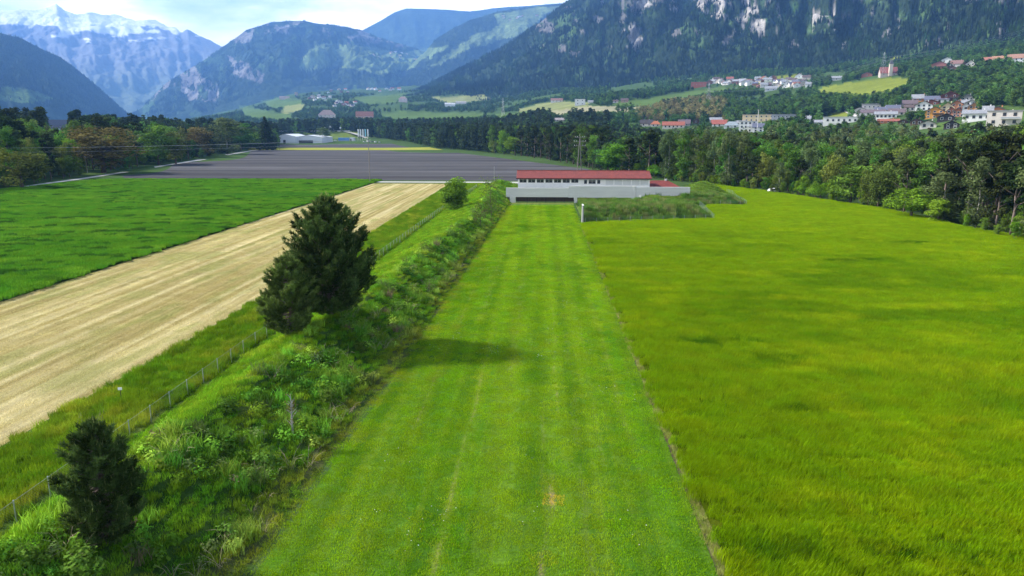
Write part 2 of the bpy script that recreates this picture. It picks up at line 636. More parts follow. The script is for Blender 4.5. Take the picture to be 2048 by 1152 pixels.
def trunk_mesh(name, mat, h, r, limbs=5, lean=.3):
    m = MB()
    p = [(0, 0, -.4)]
    for k in range(1, 6):
        p.append((random.uniform(-lean, lean) * k / 5, random.uniform(-lean, lean) * k / 5, h * k / 5))
    m.tube(p, [r * 1.25, r, r * .85, r * .68, r * .45, r * .15], 7)
    for k in range(limbs):
        a = random.uniform(0, 6.28)
        z0 = h * random.uniform(.35, .75)
        l = h * random.uniform(.16, .28)
        m.tube([(0, 0, z0), (math.cos(a) * l * .5, math.sin(a) * l * .5, z0 + l * .35), (math.cos(a) * l, math.sin(a) * l, z0 + l * .75)], [r * .4, r * .26, r * .08], 5)
    return m.mesh(name, mat, True)

def blade_patch(name, mat, size, n, h, w, lean=(0, 0), spread=.35, curve=.3):
    """a patch of grass blades: one bent blade = two triangles"""
    x, y = rng.uniform(-size / 2, size / 2, (2, n))
    hh = h * rng.uniform(.55, 1.15, n)
    th = rng.uniform(0, 6.28, n)
    lx = lean[0] * hh + np.cos(th) * spread * hh * rng.uniform(.2, 1, n)
    ly = lean[1] * hh + np.sin(th) * spread * hh * rng.uniform(.2, 1, n)
    ph = rng.uniform(0, 6.28, n)
    wx, wy = np.cos(ph) * w / 2, np.sin(ph) * w / 2
    z0 = np.zeros(n)
    A = np.stack([x - wx, y - wy, z0], 1)
    B = np.stack([x + wx, y + wy, z0], 1)
    M1 = np.stack([x + lx * curve - wx * .8, y + ly * curve - wy * .8, hh * .6], 1)
    M2 = np.stack([x + lx * curve + wx * .8, y + ly * curve + wy * .8, hh * .6], 1)
    T = np.stack([x + lx, y + ly, hh], 1)
    V = np.stack([A, B, M2, M1, T], 1).reshape(-1, 3)
    b = (np.arange(n) * 5)[:, None]
    q = b + np.array([[0, 1, 2, 3]])
    t = b + np.array([[3, 2, 4]])
    tn = np.repeat(rng.uniform(.65, 1.35, n), 5)
    return mesh_np(name, V, [q, t], mat, attrs={'tint': tn})

def leafy_clump(name, mat, n, r, h, size):
    d = unit(n)
    d[:, 2] = np.abs(d[:, 2])
    k = rng.uniform(.45, 1.1, (n, 1))
    C = d * k * np.array([r, r, h])
    lob = vn(C[:, 0] * 3 / r + 9, C[:, 1] * 3 / r + C[:, 2] * 2, 3)
    V, Fq, T = cards(C, d + rng.normal(size=(n, 3)) * .6 + np.array([0, 0, .5]), rng.uniform(.6, 1.3, n) * size, .6 + .8 * lob)
    return mesh_np(name, V, Fq, mat, attrs={'tint': T})
# ================================================================== MATERIALS
M = {}
M['ground'] = groundmat('ground_soil_grass', ((.012, .22), (.15, .2), (1.5, .2)), .3, .6, .6)
M['far'] = groundmat('hill_cover', ((.0012, .3), (.005, .35), (.02, .3), (.12, .3)), .9, .02, 14.0)
M['far_pale'] = groundmat('bare_mountain_cover', ((.0012, .10), (.005, .14), (.02, .14)), .6, .02, 14.0)
M['meadow'] = groundmat('mown_grass', ((.5, .16), (6, .3), (25, .25)), .6, 14, .08)
M['crop'] = groundmat('crop_floor', ((.4, .15), (5, .3)), .6, 9, .15)
M['straw'] = groundmat('mown_hay', ((.6, .10), (7, .25), (30, .3)), .8, 22, .06, stretch=(1, .3, 1))
M['plough'] = groundmat('ploughed_earth', ((.06, .10), (.7, .16)), .5, 1.6, .25, stretch=(.25, 1, 1))
M['gravel'] = solid('pale_gravel', (.42, .40, .36), .9, .12, .8)
M['asphalt'] = solid('grey_asphalt', (.16, .16, .165), .85, .12, .4)
M['blade'] = leafmat('blade_field', (.1, .2, .03), .35, .012, .14, True)
M['weed'] = leafmat('bank_weed', (.1, .2, .03), .3, .02, .25, True)
M['leaf_field'] = leafmat('slope_leaf', (.05, .1, .02), .25, .02, .25, True)
M['needle_stuff'] = leafmat('needle_mass', (.03, .05, .02), .1, .02, .3, True)
M['broad'] = leafmat('broadleaf_green', (.098, .185, .026), .3, .03, .3)
M['bright'] = leafmat('broadleaf_bright', (.145, .27, .022), .35, .02, .2)
M['olive'] = leafmat('broadleaf_olive', (.125, .165, .032), .3, .02, .25)
M['rust'] = leafmat('broadleaf_bronze', (.15, .125, .042), .3, .01, .12)
M['silver'] = leafmat('birch_grey_green', (.10, .14, .05), .3, .02, .2)
M['pine'] = leafmat('pine_needles', (.036, .054, .016), .12, .03, .3)
M['pine_near'] = leafmat('pine_needles_near', (.070, .116, .030), .2, .0, .1)
M['pine_young'] = leafmat('pine_needles_young', (.125, .185, .042), .25, .0, .1)
M['candle'] = leafmat('pine_new_shoots', (.22, .255, .08), .25, .0, .1)
M['bark'] = solid('bark_brown', (.11, .08, .06), .9, .3, 3, bump=.5, stretch=(3, 3, .6))
M['pbark'] = solid('bark_pine', (.16, .12, .10), .9, .3, 2, bump=.5, stretch=(3, 3, .6))
M['birchbark'] = solid('bark_birch', (.30, .29, .27), .8, .35, 4, stretch=(1, 1, 3))
M['concrete'] = solid('board_concrete', (.60, .585, .57), .85, .10, .5, bump=.15, stretch=(.25, .25, 3.0))
M['plaster'] = solid('white_plaster', (.82, .81, .79), .8, .05, .8)
M['white'] = solid('white_paint', (.78, .78, .77), .55, .04, 1)
M['shutter'] = solid('pale_shutter', (.60, .61, .60), .5, .03, .8)
M['timber'] = solid('dark_timber', (.055, .038, .03), .75, .25, 2, stretch=(1, 1, .2))
M['pole'] = solid('weathered_pole', (.20, .175, .16), .85, .2, 2, stretch=(3, 3, .3))
M['steel'] = solid('galvanised_steel', (.42, .44, .46), .45, .1, 2, .6)
M['wire'] = solid('fence_wire', (.30, .33, .31), .5, .1, 2, .5)
M['greenwire'] = solid('green_fence_wire', (.16, .28, .22), .5, .1, 2, .2)
M['cable'] = solid('power_cable_metal', (.35, .36, .38), .5, .1, 2, .4)
M['grey_concrete'] = solid('weathered_concrete', (.25, .247, .24), .9, .15, 1)
M['dark'] = solid('dark_interior', (.02, .02, .022), .9, .1, 1)
M['metalroof'] = solid('pale_sheet_roof', (.62, .64, .66), .45, .06, .3)

def glassmat():
    m, t, o = newmat('window_glass')
    b = t.nodes.new("ShaderNodeBsdfPrincipled")
    b.inputs["Base Color"].default_value = (.03, .035, .045, 1)
    b.inputs["Roughness"].default_value = .12
    c = t.nodes.new("ShaderNodeTexCoord")
    t.links.new(nnoise(t, .7, 2, c.outputs["Object"], .06, .25), b.inputs["Roughness"])
    t.links.new(b.outputs[0], o.inputs["Surface"])
    return m
M['glass'] = glassmat()

def tilemat(name, col, sx=4.0, sy=3.0):
    m, t, o = newmat(name)
    b = t.nodes.new("ShaderNodeBsdfPrincipled")
    c = t.nodes.new("ShaderNodeTexCoord")
    br = t.nodes.new("ShaderNodeTexBrick")
    mp_ = t.nodes.new("ShaderNodeMapping")
    mp_.inputs["Scale"].default_value = (sx, sy, sy)
    t.links.new(c.outputs["Object"], mp_.inputs["Vector"])
    t.links.new(mp_.outputs[0], br.inputs["Vector"])
    br.inputs["Color1"].default_value = (*[q * 1.12 for q in col], 1)
    br.inputs["Color2"].default_value = (*[q * .82 for q in col], 1)
    br.inputs["Mortar"].default_value = (*[q * .5 for q in col], 1)
    br.inputs["Scale"].default_value = 1
    br.inputs["Mortar Size"].default_value = .04
    t.links.new(nscale(t, br.outputs["Color"], nnoise(t, .8, 4, c.outputs["Object"], .75, 1.25)), b.inputs["Base Color"])
    b.inputs["Roughness"].default_value = .8
    t.links.new(b.outputs[0], o.inputs["Surface"])
    return m
M['redtile'] = tilemat('red_clay_tiles', (.215, .036, .026), 3.2, 2.6)

_wall_cache = {}
def wallmat(col, roof=False):
    k = (tuple(col), roof)
    if k not in _wall_cache:
        _wall_cache[k] = tilemat('house_roof_tiles_%d' % len(_wall_cache), col, 2, 2) if roof else solid('house_wall_%d' % len(_wall_cache), col, .85, .07, .5)
    return _wall_cache[k]

# ================================================================== SETTING
# colour patches on the slopes, traced as what grows there (2048-px photo outlines of the fields)
GRASS, YELL, PALE, TAN, ROCK, SCREE = (.080, .13, .034), (.155, .185, .03), (.19, .21, .08), (.26, .25, .15), (.17, .16, .155), (.30, .28, .26)
FIELDS = [
    ([(1622, 182), (1660, 172), (1700, 164), (1756, 158), (1765, 156), (1815, 156), (1830, 165), (1780, 186), (1730, 194), (1650, 190)], YELL),
    ([(1485, 164), (1530, 156), (1600, 147), (1612, 152), (1560, 160), (1500, 170)], YELL),
    ([(1620, 242), (1655, 232), (1690, 224), (1708, 232), (1695, 242), (1640, 246)], YELL),
    ([(1958, 205), (2000, 212), (2120, 220), (2120, 252), (2020, 252), (1975, 228)], GRASS),
    ([(1850, 250), (1890, 245), (2010, 246), (2010, 258), (1860, 258)], GRASS),
    ([(1770, 118), (1800, 114), (1800, 122), (1772, 126)], YELL),
    ([(1030, 220), (1075, 208), (1110, 203), (1180, 205), (1172, 214), (1120, 220), (1040, 224)], PALE),
    ([(1100, 222), (1180, 212), (1250, 214), (1290, 214), (1270, 222), (1180, 230), (1100, 230)], TAN),
    ([(1220, 205), (1290, 198), (1330, 200), (1300, 212), (1230, 212)], GRASS),
    ([(1300, 195), (1400, 180), (1450, 172), (1455, 182), (1380, 196), (1310, 204)], GRASS),
    ([(990, 230), (1060, 222), (1060, 232), (1000, 238)], GRASS),
    ([(860, 195), (960, 190), (990, 200), (900, 206)], PALE),
    ([(520, 200), (560, 192), (605, 200), (600, 214), (545, 216)], GRASS),
    ([(570, 212), (610, 208), (605, 220), (560, 232)], PALE),
    ([(700, 196), (770, 188), (830, 186), (790, 204), (740, 210)], GRASS),
    ([(755, 228), (800, 222), (850, 224), (1000, 228), (940, 238), (790, 240)], GRASS),
    ([(480, 210), (520, 220), (600, 232), (560, 240), (490, 232)], GRASS),
    ([(0, 172), (40, 176), (75, 185), (110, 200), (60, 206), (0, 200)], GRASS),
    # meadows and cliffs on the mountains
    ([(640, 85), (720, 90), (790, 105), (850, 100), (830, 135), (760, 150), (700, 135), (600, 140), (610, 110)], (.125, .175, .068)),
    ([(850, 95), (900, 92), (860, 118), (800, 118)], (.12, .17, .068)),
    ([(990, 28), (1060, 16), (1120, 12), (1090, 34), (1040, 70), (960, 92), (910, 105), (930, 80), (1000, 52)], (.13, .18, .07)),
    ([(905, 100), (950, 92), (880, 128), (850, 140)], (.13, .18, .07)),
    ([(350, 130), (380, 120), (400, 150), (440, 170), (430, 205), (380, 200), (350, 170), (310, 190), (300, 205), (320, 160)], ROCK),
    ([(455, 110), (480, 120), (530, 150), (520, 165), (470, 150)], ROCK),
    ([(1250, 55), (1272, 45), (1278, 70), (1290, 90), (1268, 98), (1255, 80)], SCREE),
    ([(1385, -20), (1450, -20), (1455, 25), (1435, 42), (1405, 32)], SCREE),
    ([(1478, -20), (1505, -20), (1518, 12), (1500, 30), (1478, 66), (1470, 60), (1488, 20)], SCREE),
    ([(1500, 45), (1535, 36), (1540, 66), (1520, 70)], SCREE),
    ([(1622, 24), (1660, 18), (1685, 22), (1670, 32), (1645, 36), (1640, 58), (1628, 60)], SCREE),
    ([(1268, -20), (1310, -20), (1300, 8), (1280, 22)], SCREE),
    ([(1340, 0), (1350, 5), (1360, 20), (1340, 24)], SCREE),
    ([(1110, 92), (1160, 105), (1150, 110), (1112, 100)], ROCK),
    ([(1590, 0), (1600, 8), (1590, 30), (1580, 20)], (.06, .12, .03)),
]
CLIFF = {i for i, q in enumerate(FIELDS) if q[1] in (ROCK, SCREE)}

def paint(X, Y, Z, base, jit=5.0):
    """surface colour by what covers the slope; ragged borders"""
    u, v = project(X, Y, Z)
    ju = u + (fbm(u / 14, v / 9, 77, 4) - .5) * jit * 4
    jv = v + (fbm(u / 14 + 50, v / 9, 78, 4) - .5) * jit * 2
    c = np.array(base, float) * np.ones((len(u), 1))
    hit = np.full(len(u), -1)
    for i, (pl, cl) in enumerate(FIELDS):
        h = inpoly(ju, jv, pl)
        if i in CLIFF:
            h &= fbm(u / 7, v / 16, 79, 4) > .42
        c[h] = cl
        hit[h] = i
    return c, hit

# --- ground: one sheet, polar so that it is fine near and reaches the mountains
az = np.concatenate([np.linspace(-180, -42, 90)[:-1], np.linspace(-42, 42, 1000), np.linspace(42, 180, 90)[1:-1]])
az = np.radians(az)
dd = np.concatenate([[0.5], np.exp(np.linspace(math.log(6), math.log(20000), 400))])
AZ, DD = np.meshgrid(az, dd, indexing='ij')
xc, yc = np.sin(AZ) * DD, np.cos(AZ) * DD
X, Y = xc * CY - yc * SY, xc * SY + yc * CY
Z = terrain(X, Y)
n1, n2 = AZ.shape
ii = np.arange(n1 * n2).reshape(n1, n2)
nx_ = np.roll(ii, -1, 0)
Fg = np.stack([ii[:, :-1], nx_[:, :-1], nx_[:, 1:], ii[:, 1:]], -1).reshape(-1, 4)
Fg = Fg[:, ::-1]
xf, yf, zf = X.ravel(), Y.ravel(), Z.ravel()
cg, hit = paint(xf, yf, zf, (.055, .095, .03), 2.0)
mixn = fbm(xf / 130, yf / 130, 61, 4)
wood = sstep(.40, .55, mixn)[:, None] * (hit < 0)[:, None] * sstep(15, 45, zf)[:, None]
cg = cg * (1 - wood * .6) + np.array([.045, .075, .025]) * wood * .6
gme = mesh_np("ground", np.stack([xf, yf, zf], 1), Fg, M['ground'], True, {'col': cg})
tag(link("ground", gme), kind="structure")

# --- mountains: heightfields with their own foot, ridge and far side
LAYERS = {}
def mountain(name, ridge, foot, base, spur, seed, nu=420, ntt=110, smin=.012, jit=4.0, snow=False, rocky=0.0):
    ridge = [(1024 + (p[0] - 1024) * (CP + (576 - 258) / FPX * SP) / (CP + (576 - p[1]) / FPX * SP), p[1], p[2]) for p in ridge]
    ur = [p[0] for p in ridge]
    u = np.linspace(ur[0], ur[-1], nu)
    vr = np.interp(u, ur, [p[1] for p in ridge])
    dr = np.interp(u, ur, [p[2] for p in ridge])
    df = np.interp(u, [p[0] for p in foot], [p[1] for p in foot])
    t = np.concatenate([np.linspace(0, 1, ntt), np.linspace(1, 1.5, 26)[1:]])
    dx, dy, _ = ray(u, 258.0)
    nn = np.hypot(dx, dy)
    dx, dy = dx / nn, dy / nn
    rx, ry, rz = ray(u, vr)
    # v at this azimuth: correct the column for the lean of verticals
    uu = 1024 + (u - 1024) * (CP + (576 - vr) / FPX * SP) / (CP + (576 - 258) / FPX * SP)
    rx, ry, rz = ray(uu, vr)
    zr = H + dr * rz / np.hypot(rx, ry)
    zf0 = terrain(dx * df, dy * df) - 12
    U, T = np.meshgrid(u, t, indexing='ij')
    D = df[:, None] + (dr - df)[:, None] * T
    dz = (zr - zf0)[:, None]
    Tc = np.clip(T, 0, 1)
    prof = Tc * .75 + .25 * Tc ** 2
    Z = zf0[:, None] + dz * np.where(T <= 1, prof, 1 - (T - 1) * 1.3)
    Xm, Ym = dx[:, None] * D, dy[:, None] * D
    L_ = float(np.mean(dr)) * .085
    warp = (fbm(Xm / L_ / 1.5, Ym / L_ / 1.5, seed + 9, 3) - .5) * L_
    rid = 1 - np.abs(2 * fbm((Xm + warp) / L_, Ym / L_ / 2.2, seed, 6, .62) - 1) * 2.6
    env = np.sin(math.pi * np.clip(T, 0, 1)) ** .8
    Z = Z + dz * spur * env * rid
    D2 = D + (fbm(U / 40, T * 3, seed + 3, 4) - .5) * (dr - df)[:, None] * (.14 if snow else .18) * env
    Xm, Ym = dx[:, None] * D2, dy[:, None] * D2
    Z = Z + dz * smin * (fbm(Xm / (np.mean(dr) / 90), Ym / (np.mean(dr) / 90), seed + 5, 5) - .5) * 2
    a, b = Z.shape
    iim = np.arange(a * b).reshape(a, b)
    Fm = np.stack([iim[:-1, :-1], iim[1:, :-1], iim[1:, 1:], iim[:-1, 1:]], -1).reshape(-1, 4)[:, ::-1]
    c, hit = paint(Xm.ravel(), Ym.ravel(), Z.ravel(), base, jit)
    mu, mv = project(Xm.ravel(), Ym.ravel(), Z.ravel())
    if rocky:
        rk = (fbm(mu / 26, mv / 20, seed + 41, 5, .6) > rocky) & (hit < 0) & (mv < 95)
        c[rk] = (.15, .145, .14)
        hit[rk] = 98
        gk = (fbm(mu / 22 + 90, mv / 30, seed + 47, 5, .6) > .64) & (hit < 0)
        c[gk] = (.055, .095, .035)
    vary = .35 if snow else 1.1
    c = c * (1 - vary / 2 + vary * fbm(Xm.ravel() / L_ * 3, Ym.ravel() / L_ * 2, seed + 31, 6, .65))[:, None]
    if snow:
        pu, pv = project(Xm.ravel(), Ym.ravel(), Z.ravel())
        nzs = fbm(pu / 22, pv / 9, seed + 21, 5)
        gl = fbm(pu / 60, pv / 26, seed + 27, 4)
        lim = np.interp(pu, [-300, 0, 60, 120, 180, 250, 300, 340, 450], [58, 56, 62, 60, 72, 84, 66, 62, 66])
        lev = sstep(lim + 6, lim - 34, pv)
        sn = sstep(.40, .45, nzs * .6 + gl * .4 + (lev - .5) * .34) * (pv < lim + 14)
        gr = sstep(110, 190, pv)[:, None]
        c = np.array([.20, .20, .20]) * (1 - gr) + np.array([.14, .17, .11]) * gr
        c = c * (1 - sn[:, None]) + np.array([.82, .83, .86]) * sn[:, None]
    me = mesh_np(name, np.stack([Xm.ravel(), Ym.ravel(), Z.ravel()], 1), Fm, M['far_pale'] if snow else M['far'], True, {'col': c})
    o = tag(link(name, me), kind="structure")
    LAYERS[name] = (Xm, Ym, Z, hit.reshape(a, b), ntt)
    return o

mountain("snowy_mountain",
         [(-700, 60, 15930), (-300, 20, 15930), (0, 22, 15930), (40, 20, 15930), (85, 18, 15930), (112, 7, 16048), (130, 22, 15930), (150, 30, 15812), (175, 24, 15812), (230, 30, 16048), (262, 38, 15930),
          (285, 42, 15694), (310, 38, 15930), (335, 52, 15694), (352, 56, 15576), (362, 66, 15340), (375, 58, 15340), (400, 72, 15340), (425, 84, 15104), (450, 97, 14868), (500, 125, 14750), (620, 190, 14160)],
         [(-700, 10250), (200, 10250), (620, 11000)], (.10, .12, .10), .075, 100, 520, 150, .014, snow=True)
mountain("valley_flank",
         [(-800, -120, 7050), (-300, 0, 7050), (0, 66, 7050), (45, 78, 7125), (85, 99, 7200), (120, 114, 7275), (165, 148, 7425), (205, 182, 7575), (245, 219, 7800), (290, 252, 8100), (330, 265, 8250)],
         [(-800, 3360), (0, 4200), (330, 6440)], (.028, .045, .022), .06, 130, 360, 90, .004)
mountain("cliff_mountain",
         [(235, 250, 8960), (285, 214, 9120), (330, 168, 9280), (372, 142, 9440), (412, 118, 9600), (440, 98, 9680), (470, 77, 9760), (492, 60, 9840), (540, 45, 9920), (600, 41, 10000), (640, 47, 10080),
          (690, 54, 10160), (722, 60, 10240), (760, 76, 10240), (810, 90, 10240), (870, 110, 10240), (950, 140, 10080), (1050, 180, 10080)],
         [(235, 7520), (420, 7040), (600, 6880), (800, 7200), (1050, 7840)], (.030, .048, .024), .17, 160, 460, 140, .006, rocky=.64)
mountain("plateau_mountain",
         [(480, 110, 13640), (600, 75, 13640), (690, 66, 13640), (725, 60, 13640), (760, 42, 13640), (790, 24, 13640), (812, 17, 13640), (870, 18, 13640), (940, 23, 13640), (1000, 15, 13640), (1060, 11, 13640), (1130, 6, 13640), (1400, -10, 13640)],
         [(480, 10230), (1400, 10230)], (.035, .055, .028), .05, 190, 360, 90, .004)
mountain("spur_mountain",
         [(690, 190, 8400), (760, 168, 8400), (810, 140, 8475), (850, 104, 8550), (872, 78, 8625), (900, 60, 8700), (940, 40, 8775), (1000, 22, 8850), (1060, 14, 8925), (1130, 6, 9000), (1300, -10, 9150)],
         [(690, 7250), (900, 6815), (1300, 6815)], (.030, .048, .024), .07, 220, 300, 90, .005)
mountain("forest_mountain",
         [(720, 212, 5400), (800, 192, 5292), (850, 172, 5184), (900, 148, 5076), (950, 122, 4968), (1000, 96, 4860), (1040, 72, 4806), (1080, 46, 4752), (1130, 4, 4698), (1250, -70, 4644), (1400, -130, 4590), (1600, -190, 4482), (2048, -280, 4212), (2800, -380, 4104)],
         [(720, 4100), (850, 3500), (1000, 3100), (1200, 2750), (1400, 2450), (1600, 2300), (1800, 2050), (2048, 1700), (2800, 1500)], (.022, .036, .018), .15, 250, 620, 150, .008, rocky=.665)  # dark forest floor; the cloud shadow is put into this tone

# --- haze
hb = MB()
hb.box((-2000, 8200, 1448), (26000, 18600, 2900))
hz = hb.build("haze", None)
hm, ht, ho = newmat('valley_air')
pv_ = ht.nodes.new("ShaderNodeVolumePrincipled")
pv_.inputs["Color"].default_value = (*HAZE_COLOR, 1)
pv_.inputs["Density"].default_value = HAZE_DENSITY
pv_.inputs["Anisotropy"].default_value = 0.0
ht.links.new(pv_.outputs[0], ho.inputs["Volume"])
hz.data.materials.append(hm)
tag(hz, "pale blue haze filling the valley", "haze", None, "stuff")

# --- flat field sheets
def sheet(name, poly, res, colf, mat, z=.004, zf=None, kind="structure", rim=0.0):
    """a field: grid clipped by snapping its rows to the outline (outline given as left(y), right(y))"""
    (ys, xl, xr) = poly
    yy = np.arange(ys[0], ys[-1] + res[1], res[1])
    yy[-1] = ys[-1]
    nxs = int(max(np.max(np.array(xr) - np.array(xl)) / res[0], 2))
    s = np.linspace(0, 1, nxs + 1)
    l, r = np.interp(yy, ys, xl), np.interp(yy, ys, xr)
    Xs = l[:, None] + (r - l)[:, None] * s[None]
    Ys = np.repeat(yy[:, None], nxs + 1, 1)
    Zs = np.full(Xs.shape, z) if zf is None else zf(Xs, Ys)
    a, b = Xs.shape
    V = np.stack([Xs.ravel(), Ys.ravel(), Zs.ravel()], 1)
    ix = np.arange(a * b).reshape(a, b)
    Fs = np.stack([ix[:-1, :-1], ix[:-1, 1:], ix[1:, 1:], ix[1:, :-1]], -1).reshape(-1, 4)
    me = mesh_np(name, V, Fs, mat, True, {'col': colf(V[:, 0], V[:, 1])})
    return tag(link(name, me), kind=kind)

c3 = lambda c: np.array(c, float)[None]
def mixc(a, b, t): return a * (1 - t[:, None]) + b * t[:, None]

def meadow_col(x, y, dryk=1.0):
    n = len(x)
    c = c3((.072, .160, .012)) * np.ones((n, 1))
    lt = c3((.105, .185, .018))
    dk = c3((.045, .120, .010))
    st = fbm(x / 1.3 + .3 * fbm(y / 25, x * 0, 3, 2), y / 60, 201, 3)
    c = mixc(c, lt, sstep(.52, .72, st) * .8)
    c = mixc(c, dk, sstep(.48, .30, fbm(x / 3.5, y / 7, 207, 4)) * .7)
    c = mixc(c, lt, sstep(.55, .75, fbm(x / 5, y / 18, 209, 3)) * .6)
    ln = np.abs(((x + 14) / 1.45) % 1.0 - .5) * 2
    c = mixc(c, lt, sstep(.72, .98, ln) * sstep(.3, .55, fbm(x / 1.45, y / 30, 205, 3)) * 1.0)
    bd = .5 + .5 * np.sin((x + 14) * 2 * math.pi / 2.9)
    c = c * (1 + .16 * (sstep(.35, .65, bd) - .5))[:, None]
    fine = fbm(x / .42, y / 50, 203, 2)
    c = mixc(c, lt, sstep(.58, .72, fine) * .55)
    c = mixc(c, dk, sstep(.42, .28, fine) * .45)
    dry = c3((.21, .23, .065))
    for x0, w, s0, s1, k in ((-5.1, .10, 25, 75, .7), (-9.0, .12, 48, 150, .5), (1.35, .10, 52, 110, .6), (2.6, .3, 25, 160, .25), (.2, .15, 25, 60, .25), (4.2, .3, 40, 160, .22), (6.2, .3, 40, 170, .2), (-2.6, .4, 60, 190, .25), (-6.9, .4, 70, 190, .3)):
        xx = x0 + .25 * (fbm(y / 9, y * 0 + x0, 213, 3) - .5) * 2
        q = np.exp(-((x - xx) / w) ** 2) * sstep(s0 - 3, s0 + 3, y) * sstep(s1 + 8, s1 - 8, y) * sstep(.30, .55, fbm(y / 3, x * 2, 214, 3))
        c = mixc(c, dry, np.clip(q * k * 1.3 * dryk, 0, 1))
    q = np.exp(-((x - .75) / .16) ** 2 - ((y - 39.4) / 1.6) ** 2) + .7 * np.exp(-((x - .1) / .13) ** 2 - ((y - 32) / 1.0) ** 2)
    c = mixc(c, c3((.30, .22, .13)), np.clip(q, 0, 1))
    toe = sstep(2.6, -.4, x - toe_x(y) + 1.6 * (fbm(x / 1.5, y / 3, 219, 3) - .5))
    c = mixc(c, c3((.12, .115, .04)), toe * .55 * sstep(.35, .6, fbm(x / 1.1, y / 2, 216, 4)))
    c = mixc(c, c3((.19, .18, .07)), sstep(206, 213, y) * .6)
    return c
sheet("meadow", ([18, 60, 120, 214], [-14.2, -12.6, -11.2, -8.6], [8.6, 8.7, 8.9, 9.1]), (.12, .6), meadow_col, M['meadow'], .008)

def edge_col(x, y):
    c = c3((.17, .185, .05)) * np.ones((len(x), 1))
    dk = sstep(.45, .6, fbm(x * 3, y / 2.5, 221, 4)) * sstep(8.95, 8.75, x)
    return mixc(c, c3((.07, .055, .04)), dk)
sheet("field_path", ([18, 163], [8.62, 8.85], [9.35, 9.4]), (.08, .5), edge_col, M['meadow'], .012)

BAR_Y = [18, 80, 163, 166.5, 174, 174.5, 200, 205, 206.5, 243, 272, 284]
BAR_L = [9.15, 9.2, 9.25, 11.5, 38.5, 41, 44.5, 46, 57, 61, 62, 66]
BAR_R = [118, 104, 91, 91, 91.5, 91.5, 90.3, 89, 88.5, 79, 69, 68]
def barley_col(x, y):
    n = len(x)
    c = c3((.098, .150, .006)) * np.ones((n, 1))
    c = mixc(c, c3((.055, .108, .006)), sstep(.50, .30, fbm(x / 13, y / 9, 231, 4)) * .65)
    c = mixc(c, c3((.165, .200, .010)), sstep(.54, .74, fbm(x / 8, y / 4.5, 233, 5, .6)) * .6)
    far = sstep(90, 190, y)
    c = mixc(c, c3((.135, .190, .006)), far * .6)
    tr = np.exp(-((np.abs(((x - 9) % 15) - 7.5) - .8) / .25) ** 2)
    c = mixc(c, c3((.07, .10, .01)), tr * .25)
    lodge = np.zeros(n)
    for u_, v_, sx, sy in ((1410, 690, 2.2, 1.2), (1500, 690, 1.5, 1.0), (1560, 725, 2, 1.1), (1600, 830, 1.2, .8), (1680, 527, 3, 1.2), (1750, 525, 2.5, 1), (1830, 490, 3, 1.5), (1480, 1110, 3, .8), (1700, 1110, 6, .35), (1850, 1120, 3, .35)):
        gx, gy = G(u_, v_)
        lodge = np.maximum(lodge, np.exp(-((x - gx) / sx) ** 2 - ((y - gy) / sy) ** 2))
    c = mixc(c, c3((.03, .07, .006)), np.clip(lodge * 1.4, 0, 1) * sstep(.3, .45, fbm(x / 1.2, y / 1.2, 237, 3)))
    return c
def barley_z(x, y): return .30 + .10 * (fbm(x / 6, y / 2.5, 241, 4) - .5) * 2
sheet("barley_field", (BAR_Y, BAR_L, BAR_R), (.5, .6), lambda x, y: barley_col(x, y) * .55, M['crop'], zf=barley_z)  # floor colour darkened to paint in the shade between the stems

def straw_col(x, y):
    c = c3((.345, .29, .125)) * np.ones((len(x), 1))
    s = fbm((x + 66.5) / .75, y / 45, 251, 3)
    c = mixc(c, c3((.45, .385, .195)), sstep(.52, .70, s))
    c = mixc(c, c3((.25, .20, .07)), sstep(.48, .30, s) * .75)
    sw = .5 + .5 * np.sin((x + 66.5) * 2 * math.pi / 3.1 + 1.3 * fbm(y / 40, x * 0, 254, 2))
    c = mixc(c, c3((.36, .295, .14)), sstep(.7, 1, sw) * .35)
    c = mixc(c, c3((.22, .225, .07)), sstep(.50, .70, fbm(x / 1.8, y / 10, 257, 4)) * .6)
    fn = fbm(x / .28, y / 14, 258, 3)
    c = c * (1 + .5 * (fn - .5))[:, None]
    return c
sheet("hay_field", ([12, 90, 180, 288], [-67.5, -67, -67, -66.5], [-37.2, -35.4, -35.2, -36.4]), (.25, 1.0), straw_col, M['straw'], .010)

def crop_col(x, y):
    c = c3((.045, .140, .014)) * np.ones((len(x), 1))
    c = mixc(c, c3((.065, .165, .018)), sstep(.5, .7, fbm(x / 14, y / 4, 261, 4)))
    c = mixc(c, c3((.016, .055, .012)), sstep(.60, .69, fbm(x / 5, y / 1.5, 263, 4)) * .95)
    c = mixc(c, c3((.03, .115, .020)), np.exp(-((y - 232) / 7) ** 2 - ((x + 85) / 30) ** 2) * .8)
    return c
CR_Y, CR_L, CR_R = [60, 150, 246, 262, 300, 306], [-260, -240, -190, -188, -186, -170], [-67.6, -67.2, -67, -67, -67, -68]
sheet("green_crop_field", (CR_Y, CR_L, CR_R), (1.2, 1.2), crop_col, M['crop'], zf=lambda x, y: .35 + .12 * (fbm(x / 4, y / 2, 265, 4) - .5) * 2)

